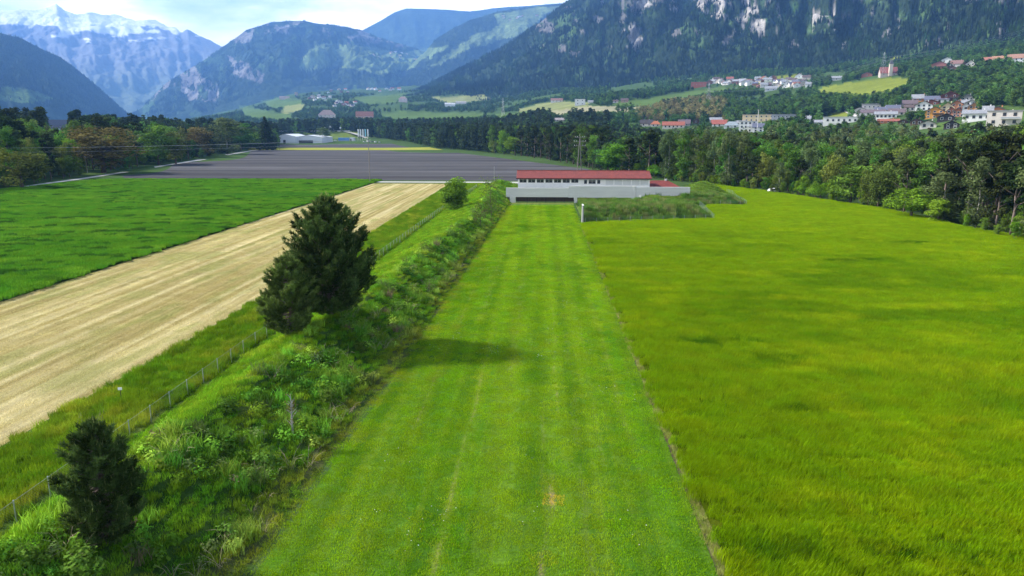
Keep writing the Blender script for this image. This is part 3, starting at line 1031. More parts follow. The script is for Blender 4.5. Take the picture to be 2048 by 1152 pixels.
def plough_col(x, y):
    c = c3((.078, .077, .079)) * np.ones((len(x), 1))
    b = fbm(x / 150 + .4 * fbm(x / 40, y / 30, 275, 2), y / 11, 271, 5, .6)
    c = mixc(c, c3((.104, .102, .105)), sstep(.50, .68, b))
    c = mixc(c, c3((.055, .053, .057)), sstep(.46, .30, b) * .9)
    for y0, w in ((328, .5), (371, .7), (415, .8), (470, 1.2), (560, 2)):
        c = mixc(c, c3((.14, .135, .138)), np.exp(-((y - y0 - .004 * x) / w) ** 2) * .6 * sstep(.38, .6, fbm(x / 25, y / 12, 277, 3)))
    return c
p = [G(u, v) for u, v in ((225, 359), (540, 299))]
q = [G(u, v) for u, v in ((1010, 365), (1190, 344), (1100, 323), (1000, 310), (870, 299))]
sheet("ploughed_field", ([306, 330, 400, 560, 745], [-176, -192, -214, -262, -300], [40, 36, 24, -35, -105]), (3, 1.5), plough_col, M['plough'], .012)
sheet("grass_strip", ([746, 840], [-300, -335], [-100, -128]), (6, 6), lambda x, y: c3((.26, .27, .05)) * np.ones((len(x), 1)), M['ground'], .014, zf=lambda x, y: terrain(x, y) + .12)
sheet("far_plough_strip", ([842, 985], [-335, -385], [-150, -200]), (6, 6), plough_col, M['plough'], .016, zf=lambda x, y: terrain(x, y) + .15)
rd = MB()
rd.add([(-68, 294, .02), (40, 294, .02), (40, 299.5, .02), (-68, 299.5, .02)], [(0, 1, 2, 3)])
rd.add([(-22, 226, .022), (-9, 232, .022), (-9, 294, .022), (-14, 294, .022)], [(0, 1, 2, 3)])
tag(rd.build("road", M['gravel']), kind="structure")
def strip(name, pts, w, mat, z=.03, struct=True):
    P = [Vector((p[0], p[1], 0)) for p in pts]
    V, Fs = [], []
    for i, p in enumerate(P):
        d = (P[min(i + 1, len(P) - 1)] - P[max(0, i - 1)]).normalized()
        nrm = Vector((-d.y, d.x, 0))
        ww = w[i] if hasattr(w, '__len__') else w
        for sg in (-1, 1):
            q = p + nrm * sg * ww / 2
            V.append((q.x, q.y, float(terrain(q.x, q.y)) + z))
    for i in range(len(P) - 1):
        Fs.append((2 * i, 2 * i + 1, 2 * i + 3, 2 * i + 2))
    o = link(name, mesh_np(name, V, np.array(Fs), mat, True))
    if struct: tag(o, kind="structure")
    return o
strip("path", [G(u, v) for u, v in ((-200, 404), (0, 381), (100, 366), (180, 355), (240, 346), (330, 331), (400, 320), (460, 309), (500, 302), (545, 296))], [3.5] * 6 + [5] * 4, M['gravel'])
# winding road above the white works and the far connecting roads
def slope_road(name, pix, w, z=.6):
    pts = []
    for a, b in zip(pix[:-1], pix[1:]):
        for k in range(8):
            f = k / 8
            pts.append(at(a[0] + (b[0] - a[0]) * f, a[1] + (b[1] - a[1]) * f, False))
    pts.append(at(*pix[-1], False))
    return strip(name, [(p.x, p.y) for p in pts], w, M['gravel'], z)
slope_road("road", [(1735, 242), (1722, 236), (1705, 229), (1693, 223), (1695, 219), (1706, 215)], 6)
# verge between hay field and fence is tall uncut grass
def verge_col(x, y):
    c = c3((.072, .138, .014)) * np.ones((len(x), 1))
    c = mixc(c, c3((.125, .17, .03)), sstep(.5, .7, fbm(x / 2.5, y / 6, 281, 4)))
    return mixc(c, c3((.05, .11, .012)), sstep(.46, .3, fbm(x / 1.5, y / 3, 283, 4)) * .8)
sheet("verge", ([12, 90, 180, 292], [-37.1, -35.3, -35.1, -36.3], [-27.9, -26.9, -25.4, -22.4]), (.4, .8), verge_col, M['crop'], .016)

# --- bank and mounds
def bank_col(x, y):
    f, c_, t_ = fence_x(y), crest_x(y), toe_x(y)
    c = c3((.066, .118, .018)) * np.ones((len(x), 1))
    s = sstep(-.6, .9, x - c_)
    c = mixc(c, c3((.050, .100, .018)), s)  # inner slope: deeper green herbs, with its shaded side put into the colour
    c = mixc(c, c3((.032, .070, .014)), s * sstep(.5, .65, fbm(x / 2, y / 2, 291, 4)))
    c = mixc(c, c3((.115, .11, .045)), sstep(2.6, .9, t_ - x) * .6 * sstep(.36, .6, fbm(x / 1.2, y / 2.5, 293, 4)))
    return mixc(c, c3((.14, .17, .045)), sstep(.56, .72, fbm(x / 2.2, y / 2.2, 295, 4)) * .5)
yy = np.arange(10, 292.1, .5)
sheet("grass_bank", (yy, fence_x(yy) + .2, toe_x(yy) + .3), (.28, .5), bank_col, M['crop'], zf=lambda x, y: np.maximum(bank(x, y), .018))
def mound_col(x, y):
    c = c3((.060, .115, .020)) * np.ones((len(x), 1))
    c = mixc(c, c3((.15, .165, .06)), sstep(.5, .68, fbm(x / 2.2, y / 3, 301, 4)))
    return mixc(c, c3((.09, .15, .02)), sstep(222, 232, y))
sheet("mound", ([163, 166, 176, 205, 255], [9.6, 9.6, 9.6, 9.6, 20], [12, 24, 44, 60, 66]), (.6, .6), mound_col, M['crop'], zf=lambda x, y: np.maximum(mounds(x, y), .02))
# ================================================================== SHOOTING HOUSE, WALL, FENCES
def bx(root, name, mat, c, s, rz=0): return MB().box(c, s, rz).build(name, mat, root)

YW = 214.0                                  # face of the concrete wall
wx = lambda u: onplane(u, 385, YW)[0]
wz = lambda v: onplane(1150, v, YW)[1]
wall = empty("concrete_wall", (wx(1150), YW, 0), 0, "long grey board-marked concrete wall on piers, spanning the end of the mown meadow below the red-roofed house", "wall")
def wloc(x): return x - wx(1150)
m = MB()
zt1, zt2, zb = wz(376.3), wz(372), wz(394.5)
m.box(((wloc(wx(1012)) + wloc(wx(1137))) / 2, .35, (zt1 + zb) / 2), (wx(1137) - wx(1012), .7, zt1 - zb))
m.build("wall_beam", M['concrete'], wall)
m = MB()
m.box(((wloc(wx(1137.2)) + wloc(wx(1272))) / 2, .35, (zt2 + zb - .1) / 2), (wx(1272) - wx(1137.2), .72, zt2 - zb + .1))
m.build("wall_beam", M['concrete'], wall)
m = MB()
m.box(((wloc(wx(1272.3)) + wloc(wx(1380))) / 2, .35, (zt2 - .25) / 2 + .0), (wx(1380) - wx(1272.3), .68, zt2 - .25))
m.build("wall_beam", M['concrete'], wall)
for u0, u1, dz in ((1020, 1031, 0), (1149, 1154.5, 0), (1263.5, 1269, 0)):
    m = MB().box(((wloc(wx(u0)) + wloc(wx(u1))) / 2, .30, zb / 2 + .15), (wx(u1) - wx(u0), 1.0, zb + .3))
    m.build("pier", M['concrete'], wall)
m = MB()
m.prism([(wloc(wx(1012)), zt1 - .2), (wloc(wx(1021)), .2), (wloc(wx(1021)), zb + .05), (wloc(wx(1013)), zb + .05)], .1, .6)
m.build("wing", M['concrete'], wall)
for u in (1149.5, 1268.5):
    bx(wall, "buttress", M['concrete'], (wloc(wx(u)), -.08, (zt2 + zb) / 2), (.5, .3, zt2 - zb))
for k in range(6):                           # the shooting hatches under the beam: dark gap with struts
    x = wloc(wx(1036 + k * 18.5))
    bx(wall, "strut", M['dark'], (x, .5, zb / 2), (.14, .2, zb))
bx(wall, "back_panel", M['timber'], ((wloc(wx(1031)) + wloc(wx(1149))) / 2, 3.6, zb / 2 + .2), (wx(1149) - wx(1031), .1, zb + .6))
bx(wall, "back_panel", M['timber'], ((wloc(wx(1155)) + wloc(wx(1263))) / 2, 3.4, zb / 2 + .2), (wx(1263) - wx(1155), .1, zb + .6))

pil = empty("concrete_post", (onplane(1280.5, 400, 212)[0], 212, 0), 0, "short pale concrete post at the right end of the wall gap, left of the mound", "post")
m = MB().box((0, 0, 1.15), (.42, .5, 2.3)); m.build("shaft", M['plaster'], pil)
MB().box((0, 0, 2.34), (.5, .58, .08)).build("cap", M['concrete'], pil)

YH = 222.0
hx = lambda u: onplane(u, 365, YH)[0]
hzv = lambda v: onplane(1160, v, YH)[1]
x0, x1 = hx(1036), hx(1299.5)
house = empty("shooting_house", (x0, YH, 0), 0, "long white single-row-windowed shooting house with a red tiled roof behind the concrete wall", "shooting house")
ze, zfl = hzv(355.5), 0.0
ridge_z = onplane(1160, 342.5, YH + 5.2)[1]
m = MB()
m.prism([(0, 0), (0, ze), (5.2, ridge_z - .25), (10.4, ze), (10.4, 0)], 0, 1)
V = [(b * (x1 - x0), a, c) for a, b, c in m.v]
m.v = V
m.build("wall", M['plaster'], house)
m = MB()
ov = .75
def slab(ya, za, yb, zb_, th=.16, n=110):
    V, Fs = [], []
    xs = np.linspace(-ov + .3, x1 - x0 + ov - .2, n * 2 + 1)
    for i, x in enumerate(xs):
        dz = .07 * (i % 2)
        V += [(x, ya, za + dz), (x, yb, zb_ + dz), (x, ya, za - th), (x, yb, zb_ - th)]
    for i in range(2 * n):
        a = 4 * i
        Fs += [(a, a + 4, a + 5, a + 1), (a + 2, a + 3, a + 7, a + 6), (a, a + 2, a + 6, a + 4), (a + 1, a + 5, a + 7, a + 3)]
    Fs += [(0, 1, 3, 2), (8 * n, 8 * n + 2, 8 * n + 3, 8 * n + 1)]
    m.add(V, Fs)
sl_ = (ridge_z - ze) / 5.2
slab(-ov, ze - sl_ * ov + .12, 5.2, ridge_z + .12)
slab(10.4 + ov, ze - sl_ * ov + .12, 5.203, ridge_z + .12)
roof = m.build("roof", M['redtile'], house)
MB().tube([(-ov + .3, 5.2, ridge_z + .18), (x1 - x0 + ov - .2, 5.2, ridge_z + .18)], .14, 8).build("ridge_cap", M['redtile'], roof)
bx(house, "gutter", M['timber'], ((x1 - x0) / 2, -ov - .06, ze - sl_ * ov - .06), (x1 - x0 + 1.2, .1, .2))
bx(house, "barge_board", M['timber'], (-.52, -.3, ze + .02), (.06, 1.2, .22))
def window(u0, u1, v0, v1, pane='glass'):
    a, b, zt, zbm = hx(u0) - x0, hx(u1) - x0, hzv(v0), hzv(v1)
    w = MB()
    t = .09
    w.box(((a + b) / 2, -.05, zt - t / 2), (b - a, .12, t)).box(((a + b) / 2, -.05, zbm + t / 2), (b - a, .12, t))
    w.box((a + t / 2, -.05, (zt + zbm) / 2), (t, .12, zt - zbm - 2 * t)).box((b - t / 2, -.05, (zt + zbm) / 2), (t, .12, zt - zbm - 2 * t))
    if pane == 'glass' and b - a > 1.6:
        w.box(((a + b) / 2, -.04, (zt + zbm) / 2 + .1), (.05, .08, zt - zbm - .3))
        w.box(((a + b) / 2, -.04, zt - (zt - zbm) * .3), (b - a - .2, .08, .05))
    wn = w.build("window" if pane == 'glass' else "shutter", M['white'], house)
    MB().box(((a + b) / 2, -.012, (zt + zbm) / 2), (b - a - .05, .03, zt - zbm - .05)).build("pane" if pane == 'glass' else "panel", M[pane], wn)
for k in range(7):
    window(1038.6 + k * 17.25, 1053.6 + k * 17.25, 357, 366)
for a, b in ((1167.5, 1174.5), (1176.7, 1191.7), (1193.8, 1201)):
    window(a, b, 359.3, 368)
for k in range(5):
    window(1211 + k * 17.4, 1227.3 + k * 17.4, 358.6, 370, 'shutter')
for k in range(6):                          # white breast panels under the windows, between dark posts
    a, b = hx(1037 + k * 17.3) - x0, hx(1052.6 + k * 17.3) - x0
    MB().box(((a + b) / 2, -.55, (hzv(368) + hzv(375)) / 2), (b - a, .08, hzv(368) - hzv(375))).build("breast_panel", M['white'], house)
    bx(house, "post", M['steel'], (b + .16, -.55, 1.9), (.12, .1, 3.8))

ax = onplane(1322, 372, 231)[0]
an = empty("club_house", (ax, 231, 0), 0, "low annex with a red hipped roof tucked against the right end of the shooting house", "house")
az_ = onplane(1322, 374, 231)[1]
ah = onplane(1322, 361, 234)[1]
MB().box((0, 3.5, az_ / 2), (10.6, 7, az_)).build("wall", M['plaster'], an)
MB().add([(-6.2, -.9, az_ - .1), (6.2, -.9, az_ - .1), (6.2, 7.9, az_ - .1), (-6.2, 7.9, az_ - .1), (-2.6, 3.5, ah), (2.6, 3.5, ah)],
         [(0, 1, 5, 4), (1, 2, 5), (2, 3, 4, 5), (3, 0, 4), (3, 2, 1, 0)]).build("roof", M['redtile'], an)
MB().box((2.0, 3.5, ah - .1), (.6, .6, 1.1)).build("chimney", M['concrete'], an.children[-1])
bx(an, "door", M['timber'], (1.6, -.03, az_ - 1.2), (1.0, .08, 2.0))

ey0, ey1 = 165.2, 169.0
ew = empty("retaining_wall", (9.35, ey0, 0), 0, "tall pale concrete retaining wall seen end-on at the corner of the yellow-green field", "wall")
MB().prism([(-.22, 0), (.22, 0), (.16, 1), (-.16, 1)], 0, 1)
m = MB()
V = [(-.17, 0, 0), (.17, 0, 0), (.17, ey1 - ey0, 0), (-.17, ey1 - ey0, 0), (-.14, .15, 4.1), (.14, .15, 4.1), (.14, ey1 - ey0, 3.9), (-.14, ey1 - ey0, 3.9)]
m.add(V, [(0, 1, 5, 4), (1, 2, 6, 5), (2, 3, 7, 6), (3, 0, 4, 7), (4, 5, 6, 7)])
m.build("panel", M['grey_concrete'], ew)
MB().box((0, (ey1 - ey0) / 2, 4.12), (.36, ey1 - ey0 - .3, .08)).build("coping", M['concrete'], ew)

def wire_fence(name, pts, h, postm, wirem, label, step=2.6, cell=.16, ww=.008, zf=surf):
    """chain-link fence following the ground: woven wire, posts and a top strand"""
    P = [Vector((x, y, 0)) for x, y in pts]
    run, L_ = [], 0
    for a, b in zip(P[:-1], P[1:]): run.append((L_, a, b)); L_ += (b - a).length
    def pt(s):
        for s0, a, b in reversed(run):
            if s >= s0: return a + (b - a).normalized() * (s - s0)
    o3 = Vector((P[0].x, P[0].y, float(zf(P[0].x, P[0].y))))
    root = empty(name, o3, 0, label, "fence")
    V, Fs = [], []
    n = int(L_ / cell)
    g = np.array([[pt(i * cell).x, pt(i * cell).y] for i in range(n)])
    gz = zf(g[:, 0], g[:, 1])
    k = max(1, int(h / cell))
    for i in range(0, n - k):
        for sg in (0, 1):
            a, b = (i, i + k) if sg == 0 else (i + k, i)
            pa, pb = np.array([g[a, 0], g[a, 1], gz[a] + .05]), np.array([g[b, 0], g[b, 1], gz[b] + h])
            q = len(V)
            d = np.array([g[i + k, 0] - g[i, 0], g[i + k, 1] - g[i, 1], 0])
            d = d / (np.linalg.norm(d) + 1e-9) * ww
            V += [pa - o3, pa + d - o3, pb + d - o3, pb - o3]
            Fs.append((q, q + 1, q + 2, q + 3))
    link("wire_mesh", mesh_np("wire_mesh", np.array(V), np.array(Fs), wirem), root)
    m = MB()
    m.tube([Vector((g[i, 0], g[i, 1], gz[i] + h)) - o3 for i in range(0, n, 8)], .008, 4)
    m.build("top_wire", wirem, root)
    for i in range(int(L_ / step) + 1):
        q = pt(min(i * step, L_ - .01))
        z = float(zf(q.x, q.y))
        MB().tube([Vector((q.x, q.y, z - .2)) - o3, Vector((q.x, q.y, z + h + .06)) - o3], .035, 6).build("post", postm, root)
    return root
fy = np.arange(24, 276, 6.0)
wire_fence("chain_link_fence", [(float(fence_x(y)), float(y)) for y in fy], 1.25, M['steel'], M['wire'], "long grey chain-link fence with steel posts along the left foot of the grass bank", 2.8)
wire_fence("chain_link_fence", [(9.8, 164.6), (25, 168.8), (40.5, 173.2), (44, 206)], 1.4, M['steel'], M['greenwire'], "green chain-link fence along the front of the reedy mound at the field corner", 2.7)
wire_fence("chain_link_fence", [(50, 207.5), (57.2, 206.9), (60.4, 243)], 1.4, M['steel'], M['greenwire'], "green chain-link fence around the right end of the farther mound", 2.7)

# ================================================================== POLES, CABLES, FLAGS
def apole(u, vb, vt, label):
    b = at(u, vb, False)
    x, y = b.x, b.y
    zt = onplane(u, vt, y)[1]
    root = empty("power_pole", b, 0, label, "power pole")
    h = zt - b.z
    for s in (-1, 1):
        MB().tube([(s * 1.05, 0, -.5), (s * .12, 0, h * .86)], [.20, .14], 8).build("leg", M['pole'], root)
    MB().tube([(0, 0, h * .70), (0, 0, h)], [.16, .12], 8).build("mast", M['pole'], root)
    for k, (z, w) in enumerate(((h * .90, 2.4), (h * .79, 2.9), (h * .675, 2.7))):
        c = MB().box((0, -.16, z), (w * 2, .16, .2)).build("cross_arm", M['pole'], root)
        for s in (-1, -.55, .55, 1):
            MB().tube([(s * w, -.16, z + .1), (s * w, -.16, z + .55)], [.09, .06], 6).build("insulator", M['plaster'], c)
    return root, b, h
tp, tb, th_ = apole(1158.5, 342, 267, "dark twin-legged wooden power pole with three cross-arms, behind the red-roofed shooting house")
def pole(u, vb, vt, r, label, mat='pole', name="utility_pole", cat="pole", arm=None):
    b = at(u, vb, False)
    zt = onplane(u, vt, b.y)[1]
    root = empty(name, b, 0, label, cat)
    MB().tube([(0, 0, -.4), (0, 0, zt - b.z)], [r, r * .65], 8).build("shaft", M[mat], root)
    if arm:
        MB().box((0, -.1, zt - b.z - .5), (arm, .1, .12)).build("cross_arm", M['steel'], root)
        for s in (-1, 1):
            MB().tube([(s * arm * .45, -.1, zt - b.z - .44), (s * arm * .45, -.1, zt - b.z - .1)], .05, 5).build("insulator", M['plaster'], root)
    return root, b, zt - b.z
pA, bA, hA = pole(740, 365, 278, .17, "tall thin wooden pole standing at the corner of the ploughed and green fields", arm=1.6)
pole(988.5, 366, 333, .07, "thin grey mast rising left of the shooting house", 'steel', "mast", "mast")
pole(1321, 330, 305, .10, "lone lamp post in the trees right of the shooting house", 'steel', "lamp_post", "lamp post", arm=1.4)
pC, bC, hC = pole(1512, 296, 219, .28, "tall concrete mast rising from the wood in front of the cream apartment block", 'concrete', "utility_pole", "pole", arm=2.4)
pole(175, 346, 312, .14, "pale wooden pole among the trees left of the bronze tree", 'birchbark', "utility_pole", "pole", arm=1.2)

def cable(a, b, sag, r, label, group):
    pts = []
    for k in range(25):
        f = k / 24
        p = a.lerp(b, f)
        pts.append((p.x, p.y, p.z - 4 * sag * f * (1 - f)))
    o = MB().tube(pts, r, 4).build("power_cable", M['cable'])
    return tag(o, label, "cable", group)
lp = at(-260, 400, False)
for k, (dz, dx_) in enumerate(((0, -.7), (0, .7), (-1.3, 0))):
    cable(bA + Vector((dx_, 0, hA - .2 + dz)), Vector((-330 + dx_ * 2, 268, 15.2 + dz * 1.6)), 2.2, .035, "thin grey overhead cable strung from the thin pole across the trees on the left", "cables strung from the thin pole")

def lattice(u, vb, vt, label, w0, mat='steel'):
    b = at(u, vb, False)
    h = onplane(u, vt, b.y)[1] - b.z
    root = empty("electricity_pylon", b, .3, label, "pylon")
    m = MB()
    r = .10
    cn = [(-1, -1), (1, -1), (1, 1), (-1, 1)]
    lev = [0, .22, .42, .58, .72, .84, 1.0]
    wd = lambda f: w0 * (1 - f) ** .9 * .5 + .35
    for i, (sx, sy) in enumerate(cn):
        m.tube([(sx * wd(f), sy * wd(f), h * f) for f in lev], r, 4)
        nx, ny = cn[(i + 1) % 4]
        for f, g in zip(lev[:-1], lev[1:]):
            m.tube([(sx * wd(f), sy * wd(f), h * f), (nx * wd(g), ny * wd(g), h * g)], r * .55, 3)
            m.tube([(nx * wd(f), ny * wd(f), h * f), (sx * wd(g), sy * wd(g), h * g)], r * .55, 3)
    m.build("tower_frame", M[mat], root)
    for f, l in ((.66, 6.5), (.79, 5.2), (.92, 4)):
        MB().tube([(-l, 0, h * f), (0, 0, h * f + .8), (l, 0, h * f)], [.12, .22, .12], 4).build("cross_arm", M[mat], root)
    return root, b, h
py1 = lattice(1764, 157, 104, "lattice pylon on the slope beside the red-roofed church", 8)
py2 = lattice(1416, 214, 166, "lattice pylon below the small hillside village", 7)
py3 = lattice(1006, 232, 196, "small lattice pylon on the valley floor left of the pale field", 6)
for (l, z) in ((-6.5, .66), (6.5, .66), (-5, .79), (5, .79)):
    a = py1[1] + Vector((l, 0, py1[2] * z))
    e = at(2150, 62, False) + Vector((l, 0, 40 * z + 6))
    cable(a, e, 12, .10, "thin power cable crossing the slope above the upper village", "cables between the slope pylons")
    cable(py2[1] + Vector((l, 0, py2[2] * z)), a, 14, .10, "thin power cable sagging between the two slope pylons", "cables between the two slope pylons")

FLAGC = {'w': wallmat((.78, .79, .80)), 'b': wallmat((.25, .60, .72))}
def flag(u, vt, vb, kind, label, group):
    p = at(u, vb, False)
    h = max(6.0, onplane(u, vt, p.y)[1] - p.z)
    root = empty("flag", p, .1, label, "flag", group)
    MB().tube([(0, 0, 0), (0, 0, h)], [.16, .10], 6).build("flagpole", M['white'], root)
    V, Fs = [], []
    n = 10
    for k in range(n + 1):
        z = h - .3 - k * (h * .62) / n
        for j in range(4):
            V.append((.15 + j * .6, .35 * math.sin(k * .9 + j * 1.1) * j / 3, z - j * .12))
    for k in range(n):
        for j in range(3):
            a = 4 * k + j
            Fs.append((a, a + 1, a + 5, a + 4))
    link("cloth", mesh_np("cloth", V, np.array(Fs), FLAGC[kind], True), root)
for u, kd in ((716, 'w'), (720.5, 'w'), (725.3, 'w'), (730, 'b'), (735, 'w')):
    flag(u, 258, 281, kd, "pale blue banner flag, the only tinted one in the row beside the car park" if kd == 'b' else "white banner flag on a pole in the row beside the car park", "banner flags by the car park")
for u in (540.5, 547, 553.5, 561):
    flag(u, 244, 268, 'w', "white banner flag on a pole above the pale industrial sheds", "banner flags above the sheds")

# ================================================================== HOUSES
def house_at(u0, u1, vt, vb, wall, roofc, label, kind='eave', nwin=0, rows=1, depth=None, rz=0.0, flat=False, hip=False, name="house", cat="house", group=None, rr=.42, frame=False, balcony=False):
    uc = (u0 + u1) / 2
    b = at(uc, vb, False)
    d = math.hypot(b.x, b.y)
    w = (u1 - u0) * d / FPX
    h = max(3.0, (vb - vt) * d / FPX)
    face = math.atan2(-b.x, b.y)                      # turned so that its front looks down the valley
    root = empty(name, (b.x, b.y, b.z), face + rz, label, cat, group)
    dp = depth or min(max(w * .8, 7), 14)
    sink = 3.0
    HOUSES.append((u0, u1, vt, vb, d))
    wm, rm = wallmat(wall), wallmat(roofc, True)
    if flat:
        MB().box((0, dp / 2, (h - sink) / 2), (w, dp, h + sink)).build("wall", wm, root)
        MB().box((0, dp / 2, h + .2), (w + .9, dp + .9, .38)).build("roof", rm, root)
        eh = h
    elif kind == 'gable':
        eh = h * (1 - rr)
        m = MB().prism([(-w / 2, -sink), (w / 2, -sink), (w / 2, eh), (0, h - .15), (-w / 2, eh)], 0, dp)
        m.build("wall", wm, root)
        m = MB()
        s = (h - eh) / (w / 2)
        for sg in (-1, 1):
            o_ = .9
            m.add([(0, -1.0, h + .1), (sg * (w / 2 + o_), -1.0, eh - s * o_ + .1), (sg * (w / 2 + o_), dp + .8, eh - s * o_ + .1), (0, dp + .8, h + .1),
                   (0, -1.0, h - .2), (sg * (w / 2 + o_), -1.0, eh - s * o_ - .2), (sg * (w / 2 + o_), dp + .8, eh - s * o_ - .2), (0, dp + .8, h - .2)],
                  [(0, 1, 2, 3), (4, 7, 6, 5), (0, 4, 5, 1), (1, 5, 6, 2), (2, 6, 7, 3)])
        m.build("roof", rm, root)
    else:
        eh = h * (1 - rr)
        if hip:
            MB().box((0, dp / 2, (eh - sink) / 2), (w, dp, eh + sink)).build("wall", wm, root)
            o_ = .7
            MB().add([(-w / 2 - o_, -o_, eh - .1), (w / 2 + o_, -o_, eh - .1), (w / 2 + o_, dp + o_, eh - .1), (-w / 2 - o_, dp + o_, eh - .1), (-w * .2, dp / 2, h), (w * .2, dp / 2, h)],
                     [(0, 1, 5, 4), (1, 2, 5), (2, 3, 4, 5), (3, 0, 4), (3, 2, 1, 0)]).build("roof", rm, root)
        else:
            m = MB().prism([(0, -sink), (dp, -sink), (dp, eh), (dp / 2, h - .15), (0, eh)], -w / 2, w / 2)
            m.v = [(y, x, z) for x, y, z in m.v]
            m.build("wall", wm, root)
            m = MB()
            s = (h - eh) / (dp / 2)
            for sg in (-1, 1):
                o_ = .8
                yb_ = dp / 2 + sg * (dp / 2 + o_)
                m.add([(-w / 2 - .7, dp / 2, h + .1), (w / 2 + .7, dp / 2, h + .1), (w / 2 + .7, yb_, eh - s * o_ + .1), (-w / 2 - .7, yb_, eh - s * o_ + .1),
                       (-w / 2 - .7, dp / 2, h - .2), (w / 2 + .7, dp / 2, h - .2), (w / 2 + .7, yb_, eh - s * o_ - .2), (-w / 2 - .7, yb_, eh - s * o_ - .2)],
                      [(0, 1, 2, 3), (4, 7, 6, 5), (2, 6, 7, 3), (0, 3, 7, 4), (1, 5, 6, 2)])
            m.build("roof", rm, root)
    if nwin:
        rf = [c for c in root.children if c.name.startswith("roof")][0]
        MB().box((w * .22, dp * .5, h + .2), (.7, .7, 1.4)).build("chimney", wm, rf)
    fh = (eh if not (kind == 'gable') else eh + (h - eh) * .2)
    for r in range(rows if nwin else 0):
        zc = fh * (r + .55) / rows
        for k in range(nwin):
            xw = (k - (nwin - 1) / 2) * w / nwin * .9
            ww, wh = min(1.5, w / nwin * .5), min(1.7, fh / rows * .55)
            f = MB().box((xw, -.05, zc), (ww + .3, .1, wh + .3)).build("window", M['white'] if sum(wall) < 1.5 else M['timber'], root)
            MB().box((xw, -.085, zc), (ww, .06, wh)).build("pane", M['glass'], f)
    if balcony:
        MB().box((w * .18, -.9, fh * .48), (w * .55, 1.7, .25)).build("balcony", M['timber'] if not flat else M['concrete'], root)
        MB().box((w * .18, -1.72, fh * .48 + .6), (w * .55, .07, .9)).build("balcony_rail", M['timber'] if not flat else M['steel'], root)
    return root
HOUSES = []
WH, CRM, ORG, TER, BLK, BRN, GRY = (.72, .71, .69), (.68, .56, .36), (.62, .28, .05), (.50, .20, .09), (.035, .03, .03), (.12, .07, .05), (.42, .43, .45)
rBR, rDK, rGR, rRD, rPU, rSL = (.11, .075, .065), (.05, .042, .042), (.30, .31, .33), (.33, .10, .06), (.15, .11, .12), (.13, .14, .20)
V1 = "in the village on the right"
